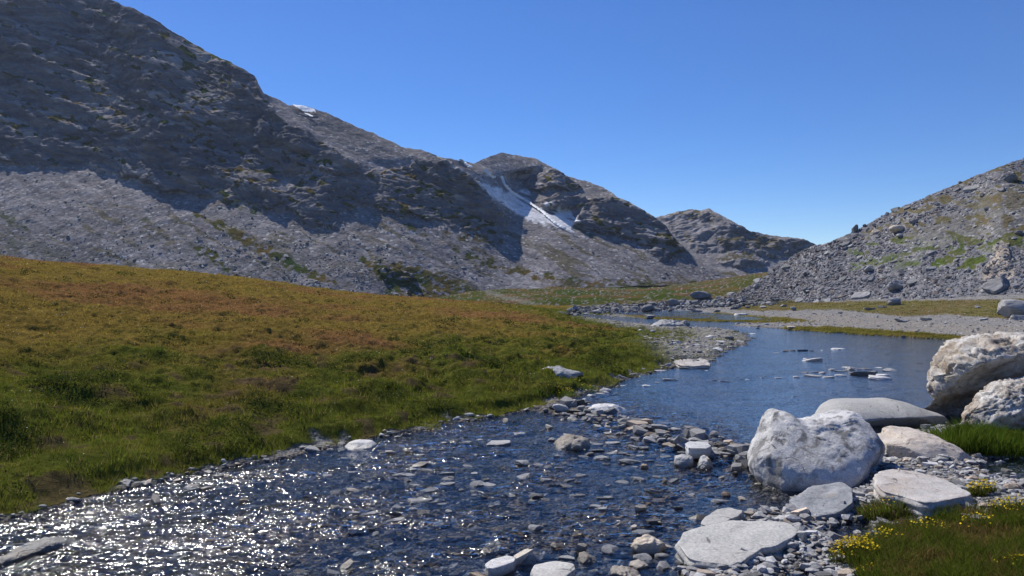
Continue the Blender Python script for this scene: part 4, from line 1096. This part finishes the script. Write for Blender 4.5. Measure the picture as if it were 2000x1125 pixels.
for px, py, w, form, sh in hill_items:
    b = float(np.interp(px, pxR, baseR))
    P = on_sheet(SR, px, py + 2)[0] if py < b - 3 else ground_hit(px, py + 2)
    m = w / F * P[1]
    hgt = m * {'f': rng.uniform(.22, .36), 'c': rng.uniform(.6, .8), 'r': .5}[form]
    band = 'low on the scree slope' if py > 525 else 'halfway up the scree slope' if py > 440 else 'high on the scree slope'
    if py >= b - 3: band = 'on the grass at the foot of the scree'
    size = 'large' if w >= 24 else 'middling' if w >= 14 else 'small'
    lab = f"{size} {SHADE[sh][0]} {FORM[form]} rock {band}"
    o = put_stone('hillside_rock', P, (m, m * .8, hgt), form, {'g': 'hill', 'p': 'hillpale', 'd': 'dark', 't': 'tan', 'b': 'brown'}[sh], rotz=rng.normal() * .4, tilt=.1, sink=.25, label=lab, cat='rock', group='rocks on the scree slope')
    if form == 'f' and py < b - 3: o.rotation_euler = (.45 + rng.normal() * .15, -.38 + rng.normal() * .1, 0)
    if (px, py) == (1670, 442): o.scale = (m * .36, m * .3, m * .62); o.rotation_euler = (.1, .35, .4); o['label'] = 'dark pinnacle rock standing up on the skyline of the scree slope'
    else: hb.setdefault(lab, []).append((o, px))
RUB = """1368,580,44,c,g 1336,586,12,c,d 1432,577,26,c,g 1266,604,28,c,g 1314,594,32,c,g 1434,603,28,f,g 1404,584,14,c,d 1384,597,16,c,g 1452,582,10,c,d 1232,609,6,c,d 1243,609,5,c,d 1295,605,5,c,d 1308,607,10,c,d 1240,602,14,c,p 1222,602,18,f,g 1254,602,12,f,p 1185,602,12,c,g 1200,605,22,f,g 1165,610,22,f,g 1130,611,10,c,d 1145,613,16,f,g 1345,597,12,c,g 1358,592,16,c,g 1325,600,12,c,g 1350,605,18,f,g 1362,608,20,f,g 1400,608,14,f,p 1415,592,14,c,g 1425,588,14,c,g 1395,590,14,c,d 1448,589,10,c,g 1465,586,12,c,g 1285,597,12,f,p 1256,595,8,f,p 1268,619,26,f,p 1473,596,12,f,g 1460,600,12,c,g 1489,600,16,f,p 1500,592,14,f,g
1981,608,56,c,p 1953,612,16,c,p 1970,602,24,c,g 1990,624,40,f,p 1698,604,22,f,p 1760,627,26,f,p 1808,624,22,f,t 1910,600,16,f,p 1920,624,18,f,p 1545,640,18,f,t 1640,611,12,f,p 1530,598,18,f,p 1550,604,14,c,g 1590,612,10,f,p"""
for it in RUB.split():
    a = it.split(','); px, py, w, form, sh = float(a[0]), float(a[1]), float(a[2]), a[3], a[4]
    P = ground_hit(px, py + (w * .2 if form == 'c' else 1.5)); m = w / F * P[1]
    hgt = m * {'f': rng.uniform(.2, .3), 'c': rng.uniform(.45, .75)}[form]
    where = 'in the rubble ridge across the stream' if px < 1480 else 'on the far gravel flat'
    size = 'large' if w >= 26 else 'middling' if w >= 14 else 'small'
    lab = f"{size} {SHADE[sh][0]} {FORM[form]} rock {where}"
    o = put_stone('far_bank_rock', P, (m, m * .8, hgt), form, {'g': 'hill', 'p': 'hillpale', 'd': 'dark', 't': 'tan', 'b': 'brown'}[sh], rotz=rng.normal() * .4, tilt=.12, sink=.12, label=lab, cat='rock', group='rocks of the far bank')
    hb.setdefault(lab, []).append((o, px))
for lab, q in hb.items():
    if len(q) < 2: continue
    q.sort(key=lambda u: u[1]); n = len(q)
    o5 = ['leftmost', 'second from left', 'third from left', 'fourth from left', 'fifth from left', 'sixth from left', 'seventh from left']
    r5 = [x.replace('left', 'right') for x in o5]
    for i, (o, _) in enumerate(q):
        nm = 'middle' if n == 3 and i == 1 else o5[i] if i < (n + 1) // 2 and i < 7 else r5[n - 1 - i] if n - 1 - i < 7 else None
        if nm: o['label'] = nm + ' ' + lab

# ------------------------------------------------------------------ masses nobody would count: gravel, scree, grass
LOW = [rock_shape(900 + i, 2, 'fcfc'[i % 4]) for i in range(10)]
TINY = [rock_shape(950 + i, 1, 'fc'[i % 2]) for i in range(10)]


def mass(name, shapes, pos, size, rot, tilt, colr, mat, label):
    """merge many loose stones into one mesh: pos (n,3), size (n,3), rot (n,), tilt (n,2)"""
    n = len(pos); which = rng.integers(len(shapes), size=n)
    V, Fc, Cc = [], [], []; base = 0
    for k, (p, f) in enumerate(shapes):
        i = np.where(which == k)[0]
        if not len(i): continue
        q = p[None] * size[i][:, None, :] * .5
        ca, sa = np.cos(tilt[i, 0])[:, None], np.sin(tilt[i, 0])[:, None]
        y, z = q[..., 1] * ca - q[..., 2] * sa, q[..., 1] * sa + q[..., 2] * ca
        cb, sb = np.cos(tilt[i, 1])[:, None], np.sin(tilt[i, 1])[:, None]
        x, z = q[..., 0] * cb + z * sb, -q[..., 0] * sb + z * cb
        c, s_ = np.cos(rot[i])[:, None], np.sin(rot[i])[:, None]
        w = np.stack([x * c - y * s_, x * s_ + y * c, z], -1) + pos[i][:, None]
        V.append(w.reshape(-1, 3)); m = len(p)
        Fc.append((f[None] + (base + np.arange(len(i)) * m)[:, None, None]).reshape(-1, 3)); base += m * len(i)
        Cc.append(np.repeat(colr[i], m, 0))
    o = obj(name, mesh_np(name, np.concatenate(V), np.concatenate(Fc), mat, np.concatenate(Cc), False))
    return tag(o, label, kind='stuff')


def greys(n, mean=.32, sd=.09, warm=.12):
    g_ = np.clip(rng.normal(mean, sd, n), .08, .6)[:, None] * np.array([1, .985, .985])
    w = rng.random(n) < warm
    return np.where(w[:, None], g_ * np.array([1.15, .95, .75]), g_)


# candidates spread evenly over the picture, so that stones are denser near the eye
n = 60000
u = rng.uniform(-.78, .78, n); yy = np.exp(rng.uniform(math.log(5.2), math.log(80), n)); xx = u * yy
dd = river_d(xx, yy); zz = ground_z(xx, yy, dd)
_, gv, gs, _ = ground_look(xx, yy, zz, dd)
sw = weir_s(xx, yy)
barw = .8 * np.exp(-((sw + .12 * fbm2(xx * 2, yy * 2, 2)) / .42) ** 2) * ((xx > .9) & (xx < 3.6) & (yy < 15.5))
prob = np.where(dd > 0, gv * np.where(dd < 1.2, 1., .45), .16 * (sw < .8) + .05 + .9 * barw)
lb = is_left(xx, yy) * (xx < 2.5) * (1 - .9 * sstep(.1, .4, fbm2(xx * .8, yy * .8, 2)))
prob = np.where((dd < 0) & (dd > -.35), np.maximum(prob, .6 * (1 - .93 * lb)), prob) * (1 - .9 * lb * (dd > -.4))
prob *= np.where(yy > 30, .6, 1)
k = rng.random(n) < prob
xx, yy, zz, dd, sw, barw = xx[k], yy[k], zz[k], dd[k], sw[k], barw[k]
n = len(xx)
s0 = np.clip(np.exp(rng.normal(0, .55, n)) * .05 * (1 + .02 * yy), .018, .17)
s0 = np.where(dd < -.3, s0 * 1.35, s0) * (1 + .8 * barw)
s0 = np.maximum(s0, yy * .0022)
size = np.stack([s0, s0 * rng.uniform(.55, .95, n), s0 * rng.uniform(.22, .55, n)], -1)
zlift = size[:, 2] * .25 + np.where((dd < 0) & (rng.random(n) < .05 + .75 * barw), np.clip(zwater(xx, yy) - zz, 0, .12), 0)
c0 = greys(n) * (1 - .42 * barw[:, None]); c0 = np.where(((dd < -.25) & (barw < .15))[:, None], c0 * np.array([.95, .87, .75]), c0)
mass('gravel', TINY, np.stack([xx, yy, zz + zlift], -1), size, rng.uniform(0, 6.28, n), rng.normal(0, .18, (n, 2)), c0, M['gravel'], 'loose grey gravel and pebbles on the shores and in the stream bed')

# scree on the right slope
n = 24000
i = rng.integers(0, int(len(pxR) * .66), n); j = (rng.random(n) * (SR['nrow'] - 1)).astype(int)
P = SR['P'][j, i]
gsl = slopes_R(SR['PX'][j, i], SR['PY'][j, i])[1]['g']
keep = rng.random(n) < 1 - .95 * np.clip(gsl * 3, 0, 1); P = P[keep]; n = len(P)
s0 = P[:, 1] * np.clip(np.exp(rng.normal(0, .6, n)) * .0016, .0008, .007)
mass('scree', TINY, P + np.stack([0 * s0, 0 * s0, .06 * s0], -1), np.stack([s0 * 1.25, s0 * .9, s0 * rng.uniform(.2, .4, n)], -1), rng.normal(0, .5, n), np.stack([rng.normal(.5, .2, n), rng.normal(-.3, .2, n)], -1),
     greys(n, .19, .055, .10) * np.array([.98, .98, 1.04]), M['scree'], 'loose slate scree covering the slope across the stream')

# boulders and blocks of the long talus on the left
n = 34000
i = rng.integers(240, 1150, n); j = (rng.random(n) ** 1.3 * SL['nrow'] * .8).astype(int)
px_, py_ = SL['PX'][j, i], SL['PY'][j, i]; mm = slopes_L(px_, py_)[1]
wgt = (1 - np.clip(mm['strong'] + .5 * mm['mid'] + mm['pale'], 0, 1)) * np.where(px_ < 760, 1, np.where(px_ < 960, .5, .10)) * (.35 + sstep(380, 560, py_)) * sstep(-.5, .3, fbm2(px_ / 50, py_ / 30 + 9, 3) + .1) * (1 - .95 * mm['grass'])
keep = rng.random(n) < wgt; P = SL['P'][j, i][keep]; n = len(P)
s0 = P[:, 1] * np.clip(np.exp(rng.normal(0, .6, n)) * .0010, .0006, .006)
mass('talus_rubble', TINY, P, np.stack([s0 * 1.2, s0, s0 * rng.uniform(.25, .55, n)], -1), rng.uniform(0, 6.28, n), rng.normal(0, .25, (n, 2)), greys(n, .24, .07, .06), M['scree'], 'loose grey boulders and rubble strewn over the talus')

# rubble ridge across the stream
n = 2600
pxs = rng.uniform(1110, 1520, n); pys = np.interp(pxs, [1110, 1200, 1300, 1400, 1520], [611, 606, 601, 594, 590]) + rng.normal(0, 4.5, n)
yy = np.exp(rng.uniform(math.log(55), math.log(135), 9000)); uu = rng.uniform(.07, .33, 9000); xx = uu * yy
zz = ground_z(xx, yy); pxs, pys = to_px(xx, yy, zz); mid_ = np.interp(pxs, [1110, 1200, 1300, 1400, 1520], [611, 606, 600, 593, 588])
keep = (np.abs(pys - mid_) < 4 + 5 * rng.random(9000)) & (river_d(xx, yy) > 0); xx, yy, zz = xx[keep], yy[keep], zz[keep]; n = len(xx)
s0 = yy * np.clip(np.exp(rng.normal(0, .5, n)) * .003, .0014, .009)
mass('rubble', TINY, np.stack([xx, yy, zz + .15 * s0], -1), np.stack([s0 * 1.2, s0, s0 * rng.uniform(.4, .8, n)], -1), rng.uniform(0, 6.28, n), rng.normal(0, .3, (n, 2)), greys(n, .21, .07, .06), M['scree'], 'broken grey rubble in the low ridge across the stream')


# --- grass
def blades(base, hgt, wid, lean, az, colr, two=False):
    """one triangle or a bent two-part blade per base point"""
    n = len(base)
    d = np.stack([np.cos(az), np.sin(az), 0 * az], -1); sd = np.stack([-np.sin(az), np.cos(az), 0 * az], -1)
    face = rng.uniform(0, 6.28, n); sd = np.stack([np.cos(face), np.sin(face), 0 * face], -1)
    tip = base + d * (lean * hgt)[:, None] + np.array([0, 0, 1.]) * hgt[:, None]
    a = base - sd * wid[:, None] * .5; b = base + sd * wid[:, None] * .5
    if not two:
        v = np.stack([a, b, tip], 1).reshape(-1, 3); f = np.arange(3 * n).reshape(-1, 3); return v, f, np.repeat(colr, 3, 0)
    mid = base + d * (lean * hgt * .3)[:, None] + np.array([0, 0, 1.]) * hgt[:, None] * .62
    m1 = mid - sd * wid[:, None] * .36; m2 = mid + sd * wid[:, None] * .36
    v = np.stack([a, b, m1, m2, tip], 1).reshape(-1, 3)
    k5 = np.arange(n)[:, None] * 5
    f = np.concatenate([k5 + np.array([[0, 1, 3]]), k5 + np.array([[0, 3, 2]]), k5 + np.array([[2, 3, 4]])])
    return v, f, np.repeat(colr, 5, 0)


def merge(parts):
    V, Fq, Cq = [], [], []; b = 0
    for v, f, c in parts: V.append(v); Fq.append(f + b); Cq.append(c); b += len(v)
    return np.concatenate(V), np.concatenate(Fq), np.concatenate(Cq)


nt = 62000
u = rng.uniform(-.76, .76, nt); yy = np.exp(rng.uniform(math.log(5.2), math.log(95), nt)); xx = u * yy
dd = river_d(xx, yy); zz = ground_z(xx, yy, dd); _, _, gs, gc = ground_look(xx, yy, zz, dd)
clump = fbm2(xx * .9, yy * .9, 2)
keep = (rng.random(nt) < gs * sstep(-.9, -.1, clump + .35)) & (dd > .02)
xx, yy, zz, dd, gc, clump = xx[keep], yy[keep], zz[keep], dd[keep], gc[keep], clump[keep]
lf = is_left(xx, yy)
per = 13
n = len(xx) * per
rep = lambda a: np.repeat(a, per, 0)
spread = rep(.05 + .006 * yy)
ang = rng.uniform(0, 6.28, n); rad = np.sqrt(rng.random(n)) * spread
bx = rep(xx) + np.cos(ang) * rad; by_ = rep(yy) + np.sin(ang) * rad
bz = rep(zz) - .015
hN = rep((.045 + .03 * np.clip(clump, -.5, 1) + .035 * (dd < 3) * lf) * rng.uniform(.6, 1.4, len(xx))) * rng.uniform(.5, 1.15, n) + rep(.0007 * yy)
hN = np.where(rep((lf < .5) & (yy > 12)), hN * .8, hN)
wN = np.maximum(.005, .00062 * rep(yy)) * rng.uniform(.7, 1.3, n)
cN = rep(gc * (.62 + .62 * sstep(-.45, .3, fbm2(xx * 1.1 + 30, yy * .8, 4)))[:, None]) * rng.uniform(.65, 1.45, (n, 1)) * (1 + rng.normal(0, .08, (n, 3)))
straw = rng.random(n) < .10; cN = np.where(straw[:, None], np.array([.27, .20, .09]) * rng.uniform(.6, 1.2, (n, 1)), cN)
v, f, c = blades(np.stack([bx, by_, bz], -1), np.maximum(hN, .02), wN, rng.uniform(.15, .9, n), ang, np.clip(cN, .01, .8))
tag(obj('grass', mesh_np('grass', v, f, M['grass'], c, False)), 'green and rust coloured alpine grass covering the meadow', kind='stuff')

# low leafy ground cover in mounds near the left bank
nt = 15000
u = rng.uniform(-.7, .15, nt); yy = np.exp(rng.uniform(math.log(7.5), math.log(40), nt)); xx = u * yy
dd = river_d(xx, yy); zz = ground_z(xx, yy, dd); _, _, gs, gc = ground_look(xx, yy, zz, dd)
pat = fbm2(xx * .7 + 40, yy * .7, 3)
keep = (gs > .5) & (dd > .35) & (is_left(xx, yy) > .5) & (rng.random(nt) < sstep(.1, .45, pat) * (1 - sstep(3, 9, dd) * .85)); xx, yy, zz, dd, pat = xx[keep], yy[keep], zz[keep], dd[keep], pat[keep]
per = 26; n = len(xx) * per
spread = rep(.08 + .005 * yy); ang = rng.uniform(0, 6.28, n); rad = np.sqrt(rng.random(n)) * spread
cen = np.stack([rep(xx) + np.cos(ang) * rad, rep(yy) + np.sin(ang) * rad, rep(zz) + (1 - (rad / spread) ** 2) * rep(.10 + .12 * np.clip(pat, 0, .8)) * rng.uniform(.4, 1.1, n)], -1)
ls = np.maximum(.012, .0011 * rep(yy)) * rng.uniform(.7, 1.4, n)
nn = np.stack([rng.normal(0, .5, n), rng.normal(0, .5, n), np.ones(n)], -1); nn /= np.linalg.norm(nn, axis=1, keepdims=True)
t1 = np.cross(nn, np.stack([np.cos(ang), np.sin(ang), 0 * ang], -1)); t1 /= np.linalg.norm(t1, axis=1, keepdims=True); t2 = np.cross(nn, t1)
v = np.stack([cen - t1 * ls[:, None], cen - t2 * ls[:, None] * .6, cen + t1 * ls[:, None], cen + t2 * ls[:, None] * .6], 1).reshape(-1, 3)
cc = np.array([.045, .062, .014]) * rng.uniform(.6, 1.6, (n, 1)); sil = rng.random(n) < .03; cc = np.where(sil[:, None], np.array([.14, .15, .10]) * rng.uniform(.7, 1.2, (n, 1)), cc)
tag(obj('undergrowth', mesh_np('undergrowth', v, np.arange(4 * n).reshape(-1, 4), M['leaf'], np.repeat(cc, 4, 0), False)), 'low dark leafy plants in mounds along the left bank', kind='stuff')


# ------------------------------------------------------------------ single plants
def grass_clump(px, py, r, hgt, nb, cols, label, name='grass_clump', cat='grass clump', group=None, sag=.6):
    P = ground_hit(px, py)
    root = bpy.data.objects.new(name, None); COL.objects.link(root); root.location = P; root.empty_display_size = .1
    a = rng.uniform(0, 6.28, nb); q = np.sqrt(rng.random(nb)) * r
    b = np.stack([np.cos(a) * q * 1.3, np.sin(a) * q * .8, 0 * a], -1)
    gz = ground_z(P[0] + b[:, 0], P[1] + b[:, 1]); b[:, 2] = gz - P[2] - .01
    h = hgt * rng.uniform(.45, 1.15, nb) * (1 - .45 * (q / r) ** 2)
    c = np.array(cols)[rng.integers(len(cols), size=nb)] * rng.uniform(.6, 1.4, (nb, 1))
    v, f, c = blades(b, h, rng.uniform(.004, .008, nb), rng.uniform(.1, 1., nb) * sag + .1, a + rng.normal(0, .5, nb), np.clip(c, .01, .8), True)
    o = obj('blades', mesh_np('blades', v, f, M['grass'], c, False), root)
    tag(root, label, cat, group)
    return root, P


def flower_heads(root, P, r, nf, hgt, colr, name='flower_heads', size=.011):
    a = rng.uniform(0, 6.28, nf); q = np.sqrt(rng.random(nf)) * r
    b = np.stack([np.cos(a) * q * 1.3, np.sin(a) * q * .8, hgt * rng.uniform(.75, 1.15, nf) * (1 - .4 * (q / r) ** 2)], -1)
    gz = ground_z(P[0] + b[:, 0], P[1] + b[:, 1]); b[:, 2] += gz - P[2]
    V, Fq, Cq = [], [], []; k = 0
    nrm = np.stack([rng.normal(0, .6, nf), rng.normal(-.3, .6, nf), np.ones(nf)], -1); nrm /= np.linalg.norm(nrm, axis=1, keepdims=True)
    t1 = np.cross(nrm, [1, .2, 0]); t1 /= np.linalg.norm(t1, axis=1, keepdims=True); t2 = np.cross(nrm, t1)
    s = size * rng.uniform(.6, 1.2, nf)
    ring = [b + (t1 * math.cos(w) + t2 * math.sin(w)) * (s * (1 if i % 2 == 0 else .55))[:, None] + nrm * (s * (.35 if i % 2 == 0 else .1))[:, None] for i, w in enumerate(np.linspace(0, 2 * math.pi, 10, endpoint=False))]
    v = np.stack([b] + ring, 1).reshape(-1, 3); k11 = np.arange(nf)[:, None] * 11
    f = np.concatenate([k11 + np.array([[0, 1 + i, 1 + (i + 1) % 10]]) for i in range(10)])
    c = np.array(colr) * rng.uniform(.75, 1.2, (nf, 1))
    return tag(obj(name, mesh_np(name, v, f, M['flower'], np.repeat(c, 11, 0), False), root), kind='stuff')


GREEN = [(.055, .10, .010), (.08, .13, .014), (.12, .15, .02)]; MIXED = [(.06, .08, .014), (.14, .09, .035), (.10, .10, .025), (.18, .14, .07)]
for px, py, r, h, nb, lab in [(1870, 868, .42, .30, 2200, 'bright green grass tuft under the tall craggy boulder, left part'), (1945, 874, .42, .28, 2200, 'bright green grass tuft in front of the lower cream boulder'), (2010, 880, .4, .26, 1500, 'green grass tuft cut by the right edge of the photo'),
                              (1902, 856, .3, .3, 1200, 'green grass tuft pressed against the base of the craggy boulder')]:
    grass_clump(px, py, r, h, nb, GREEN, lab, group='green tufts around the craggy boulder')
t, P = grass_clump(1742, 1003, .24, .17, 2600, GREEN + MIXED, 'grassy island clump with yellow flowers in front of the rosy slab'); flower_heads(t, P, .22, 40, .15, (.75, .55, .02))
grass_clump(1336, 866, .05, .06, 160, MIXED, 'tiny mossy tuft on the pool lip beside the flat topped slab')
for px, py, r, h, nf, lab in [(1668, 1092, .15, .15, 210, 'large yellow flower clump at the left end of the grassy mound'), (1916, 968, .11, .14, 120, 'yellow flower clump at the right end of the rosy slab'), (1784, 1000, .07, .12, 50, 'small yellow flower clump on the grassy island'), (1974, 1003, .15, .12, 90, 'yellow flower clump near the right edge'),
                              (1722, 1062, .13, .12, 45, 'sparse yellow flowers on the left crest of the grassy mound'), (1812, 1045, .15, .12, 40, 'sparse yellow flowers on the middle of the grassy mound'), (1985, 1110, .12, .1, 40, 'sparse yellow flowers at the bottom right corner'), (1690, 1122, .06, .08, 25, 'few yellow flowers at the bottom edge of the mound'), (1900, 1035, .16, .12, 30, 'sparse yellow flowers on the right part of the mound')]:
    t, P = grass_clump(px, py, r, h * .95, 500 if nf > 100 else 260, [(.07, .10, .014), (.09, .11, .015), (.12, .10, .03)], lab, 'flower_clump', 'flower clump', 'yellow flower clumps on the near shore', .5)
    flower_heads(t, P, r, nf, h, (.78, .58, .02))
for px, py, r, h, nf, lab in [(1100, 772, .25, .14, 60, 'yellow flowers on the left bank beside the pool'), (1145, 763, .25, .12, 40, 'yellow flowers at the grass edge above the left shore')]:
    t, P = grass_clump(px, py, r, h, 300, GREEN, lab, 'flower_clump', 'flower clump', 'yellow flower clumps on the left bank', .5); flower_heads(t, P, r, nf, h, (.6, .45, .03), size=.016)
# taller near grass on the mound, lower right
nt = 5200
u = rng.uniform(.36, .72, nt); yy = np.exp(rng.uniform(math.log(5.), math.log(9.2), nt)); xx = u * yy
dd = river_d(xx, yy); zz = ground_z(xx, yy, dd); _, _, gs, gc = ground_look(xx, yy, zz, dd)
pat = fbm2(xx * 2.2, yy * 2.2, 3); keep = (rng.random(nt) < gs * sstep(-.6, .1, pat + .15)) & (dd > .06); xx, yy, zz, gc, pat = xx[keep], yy[keep], zz[keep], gc[keep], pat[keep]
per = 16; n = len(xx) * per; ang = rng.uniform(0, 6.28, n); rad = np.sqrt(rng.random(n)) * .06
base = np.stack([rep(xx) + np.cos(ang) * rad, rep(yy) + np.sin(ang) * rad, rep(zz) - .01], -1)
cN = np.where((rep(pat) + rng.normal(0, .25, n) > -.12)[:, None], np.array([.085, .11, .014]), np.array([.17, .115, .045])) * rng.uniform(.6, 1.5, (n, 1))
v, f, c = blades(base, rng.uniform(.04, .13, n) * (1 + .5 * rep(np.clip(pat, -.5, .6))), rng.uniform(.003, .006, n), rng.uniform(.2, 1.1, n), ang, np.clip(cN, .01, .8), True)
tag(obj('near_grass', mesh_np('near_grass', v, f, M['grass'], c, False)), 'mixed green and straw grass on the near mound', kind='stuff')

# small white and yellow flower heads sprinkled through the meadow
nt = 2600
u = rng.uniform(-.72, .3, nt); yy = np.exp(rng.uniform(math.log(9), math.log(55), nt)); xx = u * yy
dd = river_d(xx, yy); keep = (dd > .3) & (is_left(xx, yy) > .8) & (fbm2(xx * .25 + 60, yy * .25, 3) + rng.normal(0, .25, nt) > .25); xx, yy, dd = xx[keep], yy[keep], dd[keep]
zz = ground_z(xx, yy, dd); n = len(xx); sz = np.maximum(.010, .00045 * yy) * rng.uniform(.6, 1.2, n); hh = .07 + .0012 * yy + rng.uniform(0, .05, n)
c8 = np.where((rng.random(n) < np.where(dd < 5, .65, .25))[:, None], np.array([.55, .44, .04]), np.array([.72, .71, .66]))
cen = np.stack([xx, yy, zz + hh], -1); ring = [cen + np.stack([np.cos(a) * sz, np.sin(a) * sz, rng.normal(0, .4, n) * sz], -1) for a in np.linspace(0, 6.283, 6, endpoint=False)]
v = np.stack([cen + np.array([0, 0, .4]) * sz[:, None]] + ring, 1).reshape(-1, 3); k7 = np.arange(n)[:, None] * 7
f = np.concatenate([k7 + np.array([[0, 1 + i, 1 + (i + 1) % 6]]) for i in range(6)])
tag(obj('wildflowers', mesh_np('wildflowers', v, f, M['flower'], np.repeat(c8, 7, 0), False)), 'tiny white and yellow flower heads sprinkled through the meadow', kind='stuff')

# ------------------------------------------------------------------ thin mountain air
hz = NT('valley_air'); pv = hz.n('ShaderNodeVolumePrincipled'); pv.inputs['Color'].default_value = (.55, .68, .95, 1); pv.inputs['Density'].default_value = .00011; pv.inputs['Anisotropy'].default_value = .1
hz.t.links.new(pv.outputs[0], hz.out.inputs['Volume'])
bm = bmesh.new(); bmesh.ops.create_cube(bm, size=1); hm_ = bpy.data.meshes.new('haze'); bm.to_mesh(hm_); bm.free(); hm_.materials.append(hz.m)
ho = obj('haze', hm_); ho.scale = (3000, 1700, 560); ho.location = (0, 700, 240); tag(ho, 'thin blue mountain air', kind='stuff')

# ------------------------------------------------------------------ sky, sun, camera
w = bpy.data.worlds.new('World'); scene.world = w; w.use_nodes = True
nt_ = w.node_tree; bg = nt_.nodes['Background']
sky = nt_.nodes.new('ShaderNodeTexSky'); sky.sky_type = 'NISHITA'; sky.sun_disc = False
sky.sun_elevation = SUN_EL; sky.sun_rotation = SUN_AZ % (2 * math.pi)
sky.altitude = 2400; sky.air_density = 1.0; sky.dust_density = .2; sky.ozone_density = 3.0
hs = nt_.nodes.new('ShaderNodeHueSaturation'); hs.inputs['Saturation'].default_value = 1.34; hs.inputs['Hue'].default_value = .513
nt_.links.new(sky.outputs[0], hs.inputs['Color']); nt_.links.new(hs.outputs[0], bg.inputs[0]); bg.inputs[1].default_value = .094
sl = bpy.data.lights.new('sun', 'SUN'); sl.energy = 4.8; sl.angle = math.radians(.5); sl.color = (1, .955, .88)
so = bpy.data.objects.new('sun', sl); COL.objects.link(so)
so.rotation_euler = (math.pi / 2 - SUN_EL, 0, -SUN_AZ + math.pi)
cam = bpy.data.cameras.new('camera'); cam.sensor_width = 36; cam.lens = 36 * F / 2000; cam.clip_start = .1; cam.clip_end = 5000
co = bpy.data.objects.new('camera', cam); COL.objects.link(co); co.location = (0, 0, H); co.rotation_euler = (math.pi / 2, 0, 0)
scene.camera = co
vs = scene.view_settings; vs.view_transform = 'Standard'; vs.look = 'None'; vs.exposure = .42; vs.gamma = 1
scene.cycles.use_denoising = True
scene.cycles.max_bounces = 6; scene.cycles.diffuse_bounces = 2; scene.cycles.glossy_bounces = 2; scene.cycles.transparent_max_bounces = 8
